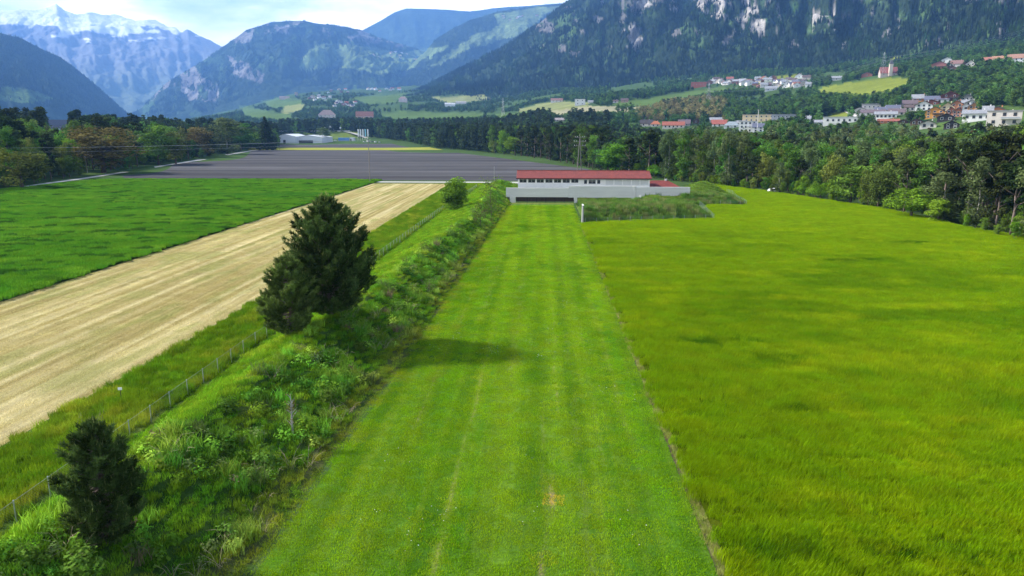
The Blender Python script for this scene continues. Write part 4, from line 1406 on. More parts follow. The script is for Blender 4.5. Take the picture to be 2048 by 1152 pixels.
HL = [
 # u0 u1 vt vb wall roof label kind nwin rows extra
 (1853, 1883, 217, 236.5, ORG, rBR, "bright orange gabled chalet, lowest of the orange houses in the right village", 'gable', 3, 3, dict(balcony=True)),
 (1883, 1904, 209, 228, CRM, rBR, "pale cream gabled house between the two orange chalets", 'gable', 2, 3, {}),
 (1903, 1922, 204, 221, TER, rBR, "orange gabled house behind the cream one", 'gable', 2, 2, {}),
 (1894, 1909, 217, 233, (.42, .15, .08), rBR, "rust-red house wedged left of its rust-red twin below the cream house", 'gable', 2, 2, {}),
 (1907, 1924, 219, 234, (.47, .17, .09), rBR, "rust-red gabled chalet with a timber gable front, right of its twin", 'gable', 3, 2, {}),
 (1919, 1942, 211, 226, WH, rGR, "white round-gabled house between two orange houses", 'gable', 3, 2, {}),
 (1938, 1955, 209, 224, (.60, .27, .10), rGR, "light orange house at the right of the white gabled one", 'gable', 2, 2, {}),
 (1916, 1934, 202, 212, WH, rGR, "white house above the orange houses, below the timber frame", 'eave', 3, 1, {}),
 (1934, 1950, 202, 212, WH, rDK, "white house with a dark timber gable below the bare frame", 'gable', 2, 1, {}),
 (1925, 1943, 191, 202, (.30, .29, .29), rGR, "grey house with an open timber-frame gable, topmost beside the wood", 'gable', 3, 1, {}),
 (1932, 1974, 224, 243, WH, rGR, "long white house with a flat grey roof right of the rust-red chalets", 'eave', 4, 1, dict(rr=.3)),
 (1967, 1981, 216, 234, WH, rGR, "narrow tall white house next to the slate-roofed brown one", 'eave', 1, 3, {}),
 (1981, 2007, 216, 229, TER, rSL, "brick-coloured house with a slate gable roof behind the big beige villa", 'gable', 2, 1, dict(rr=.5)),
 (1982, 2030, 228, 252, (.58, .53, .48), rGR, "large modern beige flat-roofed villa with a wide balcony at the far right of the village", 'eave', 3, 2, dict(flat=True, balcony=True)),
 (1878, 1904, 229.5, 243, BLK, rDK, "black timber chalet right below the cream house", 'gable', 2, 1, {}),
 (1891, 1914, 244, 258, BLK, rDK, "black chalet with white-framed windows, lowest in the village beside the wood", 'gable', 2, 2, {}),
 (1823, 1842, 239, 250, BRN, rDK, "small brown chalet half hidden by trees left of the bright orange chalet", 'gable', 2, 1, {}),
 (1843, 1868, 243, 257, (.55, .52, .48), rDK, "wide dark-roofed farmhouse at the wood's edge, left of the black chalet", 'gable', 2, 1, {}),
 (1834, 1860, 205, 221, WH, rDK, "white house with a dark gable and slate roof left of the orange chalets", 'gable', 3, 2, {}),
 (1827, 1852, 191, 204, (.50, .21, .09), rGR, "orange-walled house under a pale grey roof at the top left of the village", 'eave', 3, 1, dict(rr=.5)),
 (1855, 1891, 194, 207, WH, rSL, "long white house under a slate roof at the top of the village", 'eave', 4, 1, dict(rr=.45)),
 (1886, 1913, 186, 202, (.10, .035, .03), rRD, "dark red-brown chalet, highest in the right village", 'gable', 2, 2, dict(balcony=True)),
 (1803, 1830, 202, 212, (.55, .50, .48), rPU, "house with a broad plum-brown roof left of the white gabled house", 'eave', 2, 1, dict(rr=.6)),
 (1813, 1845, 211, 222, WH, rBR, "low white house with a brown roof in front of the plum-roofed one", 'eave', 4, 1, {}),
 (1848, 1874, 201, 211, (.20, .06, .04), rBR, "dark red chalet between the orange-walled and slate-roofed houses", 'gable', 2, 1, {}),
 (1727, 1758, 210, 220, (.38, .37, .38), rGR, "grey flat-roofed building above the winding road", 'eave', 4, 1, dict(flat=True)),
 (1711, 1728, 215.5, 223.5, WH, rBR, "small white gabled house by the bend of the winding road", 'gable', 1, 1, {}),
 (1752, 1774, 215.5, 226, (.5, .48, .5), rSL, "house with a violet slate roof, left of the twin slate roof", 'eave', 2, 1, dict(rr=.6)),
 (1774, 1796, 212, 224, (.5, .46, .46), rSL, "house with a violet slate roof and brick chimney gable", 'eave', 2, 1, dict(rr=.6)),
 (1721, 1763, 221, 233, WH, rPU, "long white house under a plum roof beside the winding road", 'eave', 4, 1, dict(rr=.42)),
 (1753, 1788, 225, 238, WH, rGR, "white terrace with a pale roof in front of the slate roofs", 'eave', 5, 1, dict(rr=.35)),
 (1780, 1806, 219, 231, (.6, .56, .5), rPU, "cream house with a plum-brown roof right of the slate roofs", 'eave', 3, 1, dict(rr=.5)),
 (1760, 1793, 239, 246, TER, rRD, "low orange-red shed at the edge of the wood", 'eave', 3, 1, dict(rr=.5)),
 (1798, 1814, 240, 248, BRN, rDK, "brown chalet at the edge of the wood beside the orange-red shed", 'gable', 1, 1, {}),
 (1652, 1712, 236, 248, (.62, .62, .60), rGR, "low white flat-roofed workshop in front of the road meadow", 'eave', 6, 1, dict(flat=True)),
 (1629, 1660, 241, 251, (.40, .45, .50), rGR, "blue-grey shed left of the white flat-roofed workshop", 'eave', 0, 1, dict(rr=.4)),
 (1612, 1620, 233, 244, WH, rGR, "slim white tower-like house beside a round tree left of the road meadow", 'eave', 1, 2, {}),
 (1488, 1546, 231, 244, (.66, .52, .30), (.45, .40, .33), "long cream-yellow flat-roofed apartment block behind the white terraced one", 'eave', 6, 2, dict(flat=True)),
 (1546, 1592, 230, 239, (.30, .31, .34), rGR, "long grey flat-roofed block with balconies joined to the cream block", 'eave', 6, 1, dict(flat=True)),
 (1479, 1511, 245, 265, WH, rGR, "white three-storey house with long balconies in front of the cream block", 'eave', 4, 3, dict(flat=True, balcony=True)),
 (1506, 1526, 248, 264, WH, rSL, "white house with a slate lean-to roof right of the three-storey house", 'eave', 2, 2, dict(rr=.4)),
 (1474, 1492, 242, 250, (.5, .52, .54), rGR, "grey-roofed house behind the white three-storey house", 'eave', 2, 1, dict(rr=.5)),
 (1281, 1304, 240, 253, (.60, .57, .53), rDK, "house with a dark slate gable roof, leftmost of the row beyond the wood", 'eave', 2, 1, dict(rr=.55)),
 (1302, 1320, 242.5, 253, (.6, .55, .5), (.42, .14, .06), "house with a bright orange-red hipped roof beside the dark-roofed one", 'eave', 2, 1, dict(rr=.6, hip=True)),
 (1326, 1367, 244, 257, (.62, .56, .50), rRD, "long house with a red roof and dormers in the row beyond the wood", 'eave', 5, 1, dict(rr=.5)),
 (1357, 1379, 240, 252, (.4, .37, .36), rPU, "grey-brown roofed house behind the right end of the long red roof", 'eave', 2, 1, dict(rr=.6)),
 (1386, 1398, 238, 247, BRN, (.25, .13, .09), "small brown-roofed barn between tree crowns", 'gable', 1, 1, {}),
 (1424, 1453, 240.5, 253, WH, (.36, .10, .07), "white house with a bright red gable roof left of the blue-grey hipped one", 'eave', 3, 1, dict(rr=.6)),
 (1420, 1444, 235.5, 245, (.45, .47, .5), rGR, "house with a pale grey roof behind the bright red roof", 'eave', 2, 1, dict(rr=.5)),
 (1449, 1477, 244, 256, (.55, .57, .58), (.28, .33, .36), "house with a blue-grey hipped roof left of the white three-storey house", 'eave', 2, 1, dict(rr=.6, hip=True)),
 (1863, 1893, 126, 139, (.30, .12, .10), (.33, .12, .09), "red-roofed chalet, leftmost of the upper village", 'gable', 2, 1, dict(balcony=True)),
 (1885, 1902, 117, 126.5, WH, rGR, "white gabled house above the red-roofed chalet in the upper village", 'gable', 2, 1, {}),
 (1904, 1926, 122.5, 134, (.66, .60, .56), (.26, .15, .13), "white house with a brown-pink roof in the middle of the upper village", 'eave', 2, 1, dict(rr=.5)),
 (1933, 1947, 124, 138, (.66, .62, .55), rBR, "tall cream house with an arched gable in the upper village", 'gable', 2, 2, {}),
 (1895, 1910, 133, 143, BRN, rDK, "dark weathered barn below the upper village houses", 'gable', 1, 1, {}),
 (1924, 1935, 126, 134, BRN, rDK, "dark gable barn left of the tall cream house", 'gable', 0, 1, {}),
 (1966, 1988, 116, 125, (.5, .25, .18), (.36, .15, .10), "low house with a long pink-red roof right of the upper village centre", 'eave', 2, 1, dict(rr=.6)),
 (1988, 2006, 113.5, 121, CRM, (.4, .22, .12), "cream house with an orange roof near the large white building", 'eave', 2, 1, dict(rr=.5)),
 (2021, 2052, 112, 128, (.66, .68, .72), (.36, .20, .14), "large white building with a reddish roof at the right edge of the upper village", 'eave', 4, 2, dict(rr=.4)),
 (1383, 1411, 165, 175, (.40, .12, .07), rGR, "long orange-red hall, leftmost of the small hillside village", 'eave', 4, 1, dict(flat=True)),
 (1531, 1552, 173, 182, (.5, .52, .55), rGR, "grey-white low shed in front of the small hillside village", 'eave', 2, 1, dict(rr=.5)),
 (1725, 1742, 146, 154, (.36, .15, .11), rGR, "grey-roofed chalet with a red wall at the top of the yellow meadow", 'gable', 1, 1, {}),
 (1664, 1682, 153, 161, (.6, .58, .56), rGR, "pale house in the trees left of the yellow hillside meadow", 'eave', 1, 1, {}),
 (638, 671, 221, 236, (.62, .54, .46), (.50, .36, .30), "large mansion with a pale pink hipped roof above the pines", 'eave', 4, 2, dict(rr=.62, hip=True, depth=20)),
 (713, 746, 224, 237, (.55, .34, .26), (.46, .20, .13), "long building with a salmon-red roof above the pines", 'eave', 4, 1, dict(rr=.6)),
 (798, 814, 194, 204, (.62, .52, .48), (.45, .32, .28), "pinkish manor house on the far meadows", 'eave', 2, 2, dict(rr=.4, hip=True)),
 (1102, 1125, 197, 204.5, (.62, .60, .58), (.26, .14, .12), "white farmhouse with red-brown roof on the pale field", 'eave', 3, 1, dict(rr=.5)),
 (1150, 1170, 199, 211, (.66, .66, .66), rGR, "plain white block house beside the pale field", 'eave', 2, 2, dict(flat=True)),
 (1176, 1186, 201, 206, WH, rGR, "small white shed right of the plain white block house", 'eave', 0, 1, {}),
 (1226, 1236, 200, 206, WH, rBR, "white cottage at the far right of the pale field", 'eave', 1, 1, {}),
 (1242, 1256, 197, 205, (.4, .26, .2), rBR, "brown farmhouse behind a round tree right of the pale field", 'eave', 1, 1, {}),
 (890, 910, 206, 213, (.66, .68, .70), (.60, .62, .64), "long white greenhouse hall on the valley fields", 'eave', 0, 1, dict(rr=.4)),
 (912, 932, 203, 209, (.55, .54, .52), (.42, .40, .38), "grey hall behind the white greenhouse hall", 'eave', 0, 1, dict(rr=.4)),
 (990, 998, 181, 187, WH, rBR, "white house left of the pinkish one at the forest foot", 'eave', 0, 1, {}),
 (1010, 1020, 180, 188, (.62, .5, .45), (.36, .22, .18), "pinkish house at the forest foot above the fields", 'eave', 1, 1, {}),
 (1110, 1128, 236, 243, (.5, .47, .45), (.34, .30, .29), "weathered grey house half sunk in the pines", 'eave', 2, 1, dict(rr=.55)),
 (104, 137, 243, 258, (.10, .06, .045), (.085, .06, .055), "dark brown chalet among the trees on the far left", 'eave', 3, 1, dict(rr=.55)),
 (560, 578, 193, 198, (.55, .42, .36), (.4, .3, .27), "low pink-walled row house by the far castle ruin", 'eave', 0, 1, {}),
]
for a in HL:
    house_at(a[0], a[1], a[2], a[3], a[4], a[5], a[6], a[7], a[8], a[9], **a[10])
# small village on the slope and villages far down the valley: houses a few pixels wide
def village(n, box, wrange, label, group, seed, base=lambda f: 0):
    r_ = random.Random(seed)
    for k in range(n):
        u = box[0] + (box[2] - box[0]) * (k + r_.random()) / n
        v = r_.uniform(box[1], box[3]) + base((u - box[0]) / (box[2] - box[0]))
        w = r_.uniform(*wrange)
        wl = r_.choice([WH, WH, (.6, .58, .55), (.5, .44, .38), (.2, .1, .07)])
        rf = r_.choice([rGR, rPU, rSL, rBR, rRD, rGR])
        house_at(u - w / 2, u + w / 2, v - w * r_.uniform(.55, .75), v, wl, rf, label, r_.choice(['gable', 'eave']), 1 if w > 10 else 0, 1, group=group, rz=r_.uniform(-.5, .5))
village(26, (1418, 163, 1520, 172), (9, 14), "small pale house in the row of the hillside village below the forest", "houses of the small hillside village", 3)
village(30, (1515, 158, 1618, 176), (9, 14), "small grey-roofed house in the dense right half of the hillside village", "houses in the right half of the hillside village", 4)
village(14, (618, 193, 660, 201), (4, 7), "tiny pale house in the far roadside hamlet", "houses of the far roadside hamlet", 5)
village(14, (668, 204, 712, 216), (5, 8), "tiny grey house in the far hamlet above the mansion", "houses of the far hamlet", 6)
village(8, (735, 178, 800, 184), (4, 7), "tiny white house on the wooded hill in the valley", "houses on the wooded hill", 7)
village(7, (655, 180, 700, 186), (4, 6), "tiny pale house at the foot of the cliffs", "houses under the cliffs", 8)
village(4, (0, 184, 40, 192), (5, 8), "tiny white house on the far left meadow", "houses on the far left meadow", 9)
def village_on(layer, n, box, wrange, label, group, seed):
    Xm, Ym, Zm, hit, ntt = LAYERS[layer]
    r_ = random.Random(seed)
    gu, gv = project(Xm[:, :ntt], Ym[:, :ntt], Zm[:, :ntt])
    for k in range(n):
        u, v = r_.uniform(box[0], box[2]), r_.uniform(box[1], box[3])
        i = np.unravel_index(np.argmin((gu - u) ** 2 + (gv - v) ** 2), gu.shape)
        p = Vector((Xm[i], Ym[i], Zm[i]))
        s = math.hypot(p.x, p.y) / FPX
        w = r_.uniform(*wrange) * s
        root = empty("house", p, math.atan2(-p.x, p.y) + r_.uniform(-.6, .6), label, "house", group)
        h = w * .6
        MB().prism([(-w / 2, -w), (w / 2, -w), (w / 2, h * .6), (0, h), (-w / 2, h * .6)], 0, w).build("wall", wallmat(r_.choice([WH, CRM, (.5, .4, .34)])), root)
        MB().add([(0, -w * .1, h * 1.05), (w * .62, -w * .1, h * .56), (w * .62, w * 1.1, h * .56), (0, w * 1.1, h * 1.05), (-w * .62, w * 1.1, h * .56), (-w * .62, -w * .1, h * .56)], [(0, 1, 2, 3), (0, 3, 4, 5)]).build("roof", wallmat(r_.choice([rRD, rGR, rBR]), True), root)
village_on("cliff_mountain", 14, (745, 104, 832, 120), (4, 6), "tiny house of the hamlet high on the green mountain bowl", "hamlet in the mountain bowl", 11)
village_on("spur_mountain", 9, (1005, 24, 1075, 40), (4, 6), "tiny house of the hamlet on the plateau meadows near the sky", "hamlet on the plateau", 12)
# church
cr_ = house_at(1764, 1791, 137, 153, (.46, .40, .36), (.30, .10, .09), "church with a red roof on the hillside meadow", 'eave', 3, 1, rr=.6, name="church", cat="church", rz=.25)
cb = at(1781, 150, False)
d_ = math.hypot(cb.x, cb.y)
s_ = d_ / FPX
MB().box((1.6, -1.2, 10 * s_), (5.4 * s_, 5.4 * s_, 20 * s_)).build("tower", wallmat((.60, .52, .44)), cr_)
MB().add([(1.6 - 3.3 * s_, -1.2 - 3.3 * s_, 20 * s_), (1.6 + 3.3 * s_, -1.2 - 3.3 * s_, 20 * s_), (1.6 + 3.3 * s_, -1.2 + 3.3 * s_, 20 * s_), (1.6 - 3.3 * s_, -1.2 + 3.3 * s_, 20 * s_), (1.6, -1.2, 29 * s_)],
         [(0, 1, 4), (1, 2, 4), (2, 3, 4), (3, 0, 4), (3, 2, 1, 0)]).build("spire", wallmat((.12, .12, .14), True), cr_)
# castle ruins far away
def ruin(u, vt, vb, w, label):
    b = at(u, vb, False)
    s = math.hypot(b.x, b.y) / FPX
    r_ = empty("castle_tower", b, .4, label, "ruin")
    h = (vb - vt) * s
    st = wallmat((.34, .27, .24))
    MB().box((0, 0, h / 2 - 3), (w * s, w * s, h + 6)).build("shaft", st, r_)
    MB().box((-w * s * .36, 0, h + 1), (w * s * .27, w * s, 2.4)).box((w * s * .36, 0, h + 1.6), (w * s * .27, w * s, 3.4)).build("battlement", st, r_)
ruin(784, 160, 171, 6, "ruined square castle tower on the wooded hill in the valley")
ruin(557, 182, 194, 6, "reddish ruined tower on the low hill beneath the cliffs")
ruin(593, 186, 193, 5, "pale chapel-like ruin beneath the cliffs, right of the reddish tower")

# ================================================================== SHEDS, CARS, GANTRY in the middle distance
def P2(u, v): return at(u, v, False)
def shed(u0, u1, vt, vb, dp, label, opening=None, seed=0):
    b = P2((u0 + u1) / 2, vb)
    s = b.y / FPX * 1.0
    w, h = (u1 - u0) * s, (vb - vt) * s
    r_ = empty("shed", b, 0, label, "shed")
    e = h * .72
    MB().prism([(-w / 2, -1), (w / 2, -1), (w / 2, e), (0, h - .2), (-w / 2, e)], 0, dp).build("wall", wallmat((.66, .68, .72)), r_)
    m = MB()
    for sg in (-1, 1):
        m.add([(0, -.6, h), (sg * (w / 2 + .5), -.6, e), (sg * (w / 2 + .5), dp + .6, e), (0, dp + .6, h), (0, -.6, h - .3), (sg * (w / 2 + .5), -.6, e - .3), (sg * (w / 2 + .5), dp + .6, e - .3), (0, dp + .6, h - .3)],
              [(0, 1, 2, 3), (4, 7, 6, 5), (0, 4, 5, 1), (1, 5, 6, 2), (2, 6, 7, 3)])
    m.build("roof", M['metalroof'], r_)
    if opening:
        a, c, z1 = opening
        o = MB().box(((a + c) / 2 * w, -.06, h * z1 / 2), ((c - a) * w, .12, h * z1)).build("gate", M['dark'], r_)  # flat dark sheet on the wall, standing in for the opening's shaded inside
    return r_
shed(551, 592, 268.5, 286.5, 60, "pale industrial shed partly behind the dark spruce", (-.12, .0, .35))
shed(588, 645, 270.5, 286.5, 55, "wide white industrial shed with a long dark gate opening", (-.35, .17, .34))

def car(u, v, col, label, rz=0.0, van=False, p=None, group=None):
    b = p or P2(u, v)
    r_ = empty("parked_car" if not van else "parked_van", b, rz, label, "van" if van else "car", group)
    pm = wallmat(col)
    prof = [(-2.15, .35), (2.15, .35), (2.2, .8), (1.3, .98), (.7, 1.48), (-1.2, 1.5), (-2.1, 1.0)] if not van else [(-2.5, .4), (2.5, .4), (2.5, 1.15), (1.9, 1.3), (1.45, 2.1), (-2.5, 2.15)]
    MB().prism(prof, -.88, .88).build("body", pm, r_)
    gl = [(1.0, 1.02), (.62, 1.40), (-1.1, 1.42), (-1.75, 1.04)] if not van else [(1.75, 1.32), (1.35, 1.95), (.3, 1.95), (.3, 1.32)]
    MB().prism(gl, -.90, .90).build("side_window", M['glass'], r_)
    for x in (-1.35, 1.35):
        for y in (-.85, .85):
            MB().tube([(x, y - .1, .34), (x, y + .1, .34)], .34, 10).build("wheel", M['dark'], r_)
    return r_
for k, (u, v, c, van, lb) in enumerate(((655, 282, (.7, .7, .7), 1, "white van parked left of the blue containers"), (665, 282.3, (.5, .52, .55), 0, "silver car beside the white van near the blue containers"), (671, 281.8, (.7, .7, .72), 0, "white car left of the blue containers"),
        (729, 284.5, (.6, .6, .62), 0, "silver car parked at the feet of the banner flags"), (737, 284, (.72, .72, .72), 1, "white delivery van under the banner flags"), (744, 284.6, (.12, .13, .15), 0, "dark car parked right of the white delivery van"),
        (751, 285, (.7, .71, .72), 0, "white car, rightmost in the car park under the pines"), (759, 285.6, (.3, .32, .35), 0, "grey car at the very edge of the pines"))):
    car(u, v, c, lb, rz=.2 * k, van=bool(van))
car(0, 0, (.62, .68, .76), "pale blue car half hidden behind the left end of the shooting house", rz=.1, p=Vector((-9.0, 235, 0)))
car(118, 259, (.7, .72, .74), "white van parked in front of the dark chalet", van=True, rz=.2)
car(130, 259, (.5, .6, .72), "pale blue car beside the white van at the dark chalet", rz=-.3)
car(1548, 385.5, (.72, .73, .74), "white car at the edge of the wood beyond the yellow-green field", rz=.5)
r_ = empty("container", P2(687, 282), .05, "row of blue site containers in front of the road slope", "container")
s_ = P2(687, 282).y / FPX
for k in range(4):
    MB().box(((k - 1.5) * 5.2 * s_, 3, 2.5), (5.0 * s_, 6, 5)).build("cabin", wallmat((.12, .27, .58)), r_)
r_ = empty("container", P2(704, 282), -.05, "white block of site cabins right of the blue containers", "container")
MB().box((0, 3, 2.6), (9 * s_, 6, 5.2)).build("cabin", wallmat((.7, .7, .72)), r_)
MB().box((-2.2 * s_, -.05, 1.6), (2.2, .12, 3.2)).build("door", M['timber'], r_)
# motorway embankment with bridge and sign gantry
mb_ = at(690, 279, False)
V, Fs = [], []
yb = mb_.y + 60
xs = np.linspace(onplane(600, 270, yb)[0], onplane(762, 270, yb)[0], 40)
ys = np.linspace(yb - 25, yb + 45, 20)
XX, YY = np.meshgrid(xs, ys, indexing='ij')
yr = yb + 14
a_, b_ = onplane(556, 262, yr), onplane(700, 262, yr)
DECK = a_[1]
hh = np.maximum(DECK - .8 - terrain(XX, YY), .5) * sstep(yb - 25, yb + 12, YY) * sstep(xs[0], xs[12], XX) * sstep(xs[-1], xs[-14], XX)
ZZ = hh + terrain(XX, YY) - .1 + (fbm(XX / 6, YY / 6, 311, 3) - .5) * .6
ix = np.arange(40 * 20).reshape(40, 20)
Fs = np.stack([ix[:-1, :-1], ix[1:, :-1], ix[1:, 1:], ix[:-1, 1:]], -1).reshape(-1, 4)
tag(link("embankment", mesh_np("embankment", np.stack([XX.ravel(), YY.ravel(), ZZ.ravel()], 1), Fs, M['crop'], True, {'col': mixc(c3((.14, .18, .035)) * np.ones((800, 1)), c3((.08, .13, .03)), fbm(XX.ravel() / 10, YY.ravel() / 10, 313, 3))})), kind="structure")
br_ = empty("road_bridge", ((a_[0] + b_[0]) / 2, yr, DECK - 9.9), 0, "grey motorway bridge deck in front of the pines beyond the sheds", "bridge")
MB().box((0, 6, 9.4), (b_[0] - a_[0], 12, .9)).build("deck", M['concrete'], br_)
MB().box((0, -.1, 10.4), (b_[0] - a_[0], .15, .9)).build("guard_rail", M['steel'], br_)
for f in (-.45, -.28, -.1, .1):
    MB().box(((b_[0] - a_[0]) * f, 6, 4.2), (2, 6, 9.2)).build("pier", M['concrete'], br_)
rp = []
for k in range(14):
    f = k / 13
    u, v = 690 + 52 * f, 263.5 + 16 * f ** 1.5
    y = yr - 4 - 46 * f
    x, z = onplane(u, v, y)
    rp.append((x, y, z))
V, Fs = [], []
for (x, y, z) in rp: V += [(x - 3, y - 3.5, z), (x + 3, y + 3.5, z)]
for k in range(13): Fs.append((2 * k, 2 * k + 1, 2 * k + 3, 2 * k + 2))
tag(link("road", mesh_np("road", V, np.array(Fs), M['gravel'], True)), kind="structure")
ga = empty("sign_gantry", (onplane(663, 262, yr - 2)[0], yr - 2, DECK - .3), 0, "motorway sign gantry with a white panel on the bridge", "sign gantry")
gs = yr / FPX
for sx in (-1, 1):
    MB().tube([(sx * 4.6 * gs, 0, 0), (sx * 4.6 * gs, 0, 10 * gs)], .22, 6).build("post", M['steel'], ga)
MB().box((0, 0, 9.6 * gs), (9.6 * gs, .4, .5)).build("beam", M['steel'], ga)
MB().box((-.5 * gs, -.4, 8.6 * gs), (5 * gs, .2, 3.6 * gs)).build("sign_panel", M['white'], ga)
for u, lb in ((650.5, "small square road sign left of the motorway gantry"), (681, "white road sign on a post right of the motorway gantry")):
    sg = empty("road_sign", (onplane(u, 262, yr - 2)[0], yr - 2, DECK - .3), 0, lb, "road sign")
    MB().tube([(0, 0, 0), (0, 0, 7 * gs)], .16, 6).build("post", M['steel'], sg)
    MB().box((0, -.2, 6.6 * gs), (3.0 * gs, .12, 3.2 * gs)).build("sign_panel", M['white'], sg)
# ================================================================== TREES
PROTO = {}
def protos(key, kind, mat, n, size, trunk, count=3, th=10.0, tr=.26):
    PROTO[key] = [(crown_mesh("crown", mat, kind, n, size), trunk_mesh("trunk", trunk, th, tr, 2 if kind == 'tall' else 6)) for _ in range(count)]
protos('broad', 'round', M['broad'], 3600, .62, M['bark'], 4)
protos('bright', 'round', M['bright'], 3600, .60, M['bark'], 3)
protos('olive', 'round', M['olive'], 3600, .60, M['bark'], 3)
protos('rust', 'round', M['rust'], 5200, .50, M['bark'], 2)
protos('birch', 'tall', M['silver'], 4600, .46, M['birchbark'], 3, 12, .12)
protos('tallgreen', 'tall', M['broad'], 3600, .52, M['bark'], 3, 12, .22)
protos('pine', 'pine', M['pine'], 3200, .60, M['pbark'], 4, 14.5, .24)
protos('pinelow', 'pinelow', M['pine'], 3400, .60, M['pbark'], 4, 14.5, .24)
protos('bush', 'round', M['bright'], 9000, .60, M['bark'], 1)
PROTO['spruce'] = []
def spruce_mesh(name, mat, n=3000):
    C, N, T = [], [], []
    for k in range(n):
        h = 16 * (1 - rng.random() ** .6) + .6
        h = min(h, 15.9)
        tier = .78 + .34 * ((h * 1.1) % 1.0)
        r = 3.1 * (1 - h / 16.3) ** .8 * tier * rng.uniform(.5, 1.05)
        th = rng.uniform(0, 6.283)
        C.append((math.cos(th) * r, math.sin(th) * r, h - .12 * r))
        N.append((math.cos(th) * .6, math.sin(th) * .6, .8))
        T.append(.65 + .7 * vn(th * 2.2, h * .9, 5))
    V, Fq, t = cards(np.array(C), np.array(N) + rng.normal(size=(n, 3)) * .35, rng.uniform(.45, .8, n), np.array(T))
    return mesh_np(name, V, Fq, mat, attrs={'tint': t})
PROTO['spruce'] = [(spruce_mesh("crown", M['pine']), trunk_mesh("trunk", M['pbark'], 14, .25, 0)) for _ in range(2)]

NAMES = dict(broad=("broadleaf_tree", "tree"), bright=("broadleaf_tree", "tree"), olive=("broadleaf_tree", "tree"), rust=("broadleaf_tree", "tree"), birch=("birch_tree", "birch"),
             tallgreen=("broadleaf_tree", "tree"), pine=("pine_tree", "pine"), pinelow=("pine_tree", "pine"), spruce=("spruce_tree", "spruce"), bush=("broadleaf_tree", "tree"))
def tree(kind, p, h, wid=1.0, label=None, group=None, rz=None, name=None):
    nm, cat = NAMES[kind]
    s = h / 16.0
    cr, tr = random.choice(PROTO[kind])
    up = 1.06 if kind in ('broad', 'bright', 'olive', 'rust') else 1.0
    e = empty(name or nm, p, random.uniform(0, 6.28) if rz is None else rz, label, cat, group, (s * wid, s * wid, s * up))
    link("crown", cr, e)
    link("trunk", tr, e)
    return e

TREEBOX = []
def clear_of(u, vt, vb, hw, d, keep=.55):
    """false where a tree would stand in front of a house or hide an open field that the place shows"""
    for (a, b, t, bt, hd) in HOUSES:
        if hd > d - 5 and u + hw > a - 1 and u - hw < b + 1 and vt < bt - (bt - t) * .28 and vb > t:
            return False
        if abs(hd - d) < 14 and a - 2 < u < b + 2:
            return False
    return True
def infield(u, v):
    r_ = np.zeros(np.shape(u), bool)
    for i, (pl, cl) in enumerate(FIELDS[:18]):
        r_ |= inpoly(u, v, pl)
    return r_

def front_curve(pix):
    az_, d_ = [], []
    for u, v in pix:
        x, y = G(u, v)
        uu, dd_, _ = uh_of(x, y)
        az_.append(float(uu)); d_.append(float(dd_))
    return lambda u: np.interp(u, az_, d_)
fr_right = front_curve([(1185, 338), (1215, 347), (1330, 360), (1440, 373), (1540, 386), (1700, 409), (1850, 439), (2048, 489), (2300, 560)])
fr_center = front_curve([(745, 282.5), (870, 298), (1000, 307.5), (1100, 321), (1190, 339)])
fr_left = front_curve([(-300, 440), (0, 380), (100, 362), (240, 343), (400, 318), (500, 301), (545, 298)])
bk_right = lambda u: np.interp(u, [1190, 1300, 1400, 1600, 1800, 2048, 2350], [1000, 840, 760, 660, 535, 480, 430])
bk_center = lambda u: np.interp(u, [560, 800, 1000, 1200], [1600, 1500, 1250, 1020])
bk_left = lambda u: np.interp(u, [-250, 0, 300, 450, 560], [800, 1000, 1150, 1150, 1300])

def region(u0, u1, fr, bk, sp, seed, n=60000):
    r_ = np.random.default_rng(seed)
    u = r_.uniform(u0, u1, n)
    f, b = fr(u), bk(u)
    d = np.sqrt(f ** 2 + (b ** 2 - f ** 2) * r_.random(n))
    a = np.arctan((u - 1024) / 1496.0)
    xc, yc = np.sin(a) * d, np.cos(a) * d
    X, Y = xc * CY - yc * SY, xc * SY + yc * CY
    spn = sp * (1 + .5 * np.clip((d - 300) / 900, 0, 1))
    keep, cells = [], {}
    for i in range(n):
        c = (int(X[i] / 9), int(Y[i] / 9))
        ok = True
        for dx in (-1, 0, 1):
            for dy in (-1, 0, 1):
                for j in cells.get((c[0] + dx, c[1] + dy), ()):
                    if (X[i] - X[j]) ** 2 + (Y[i] - Y[j]) ** 2 < spn[i] ** 2:
                        ok = False
        if ok:
            keep.append(i)
            cells.setdefault(c, []).append(i)
    k = np.array(keep)
    Z = terrain(X[k], Y[k])
    return X[k], Y[k], Z, u[k], d[k], (d - f)[k]

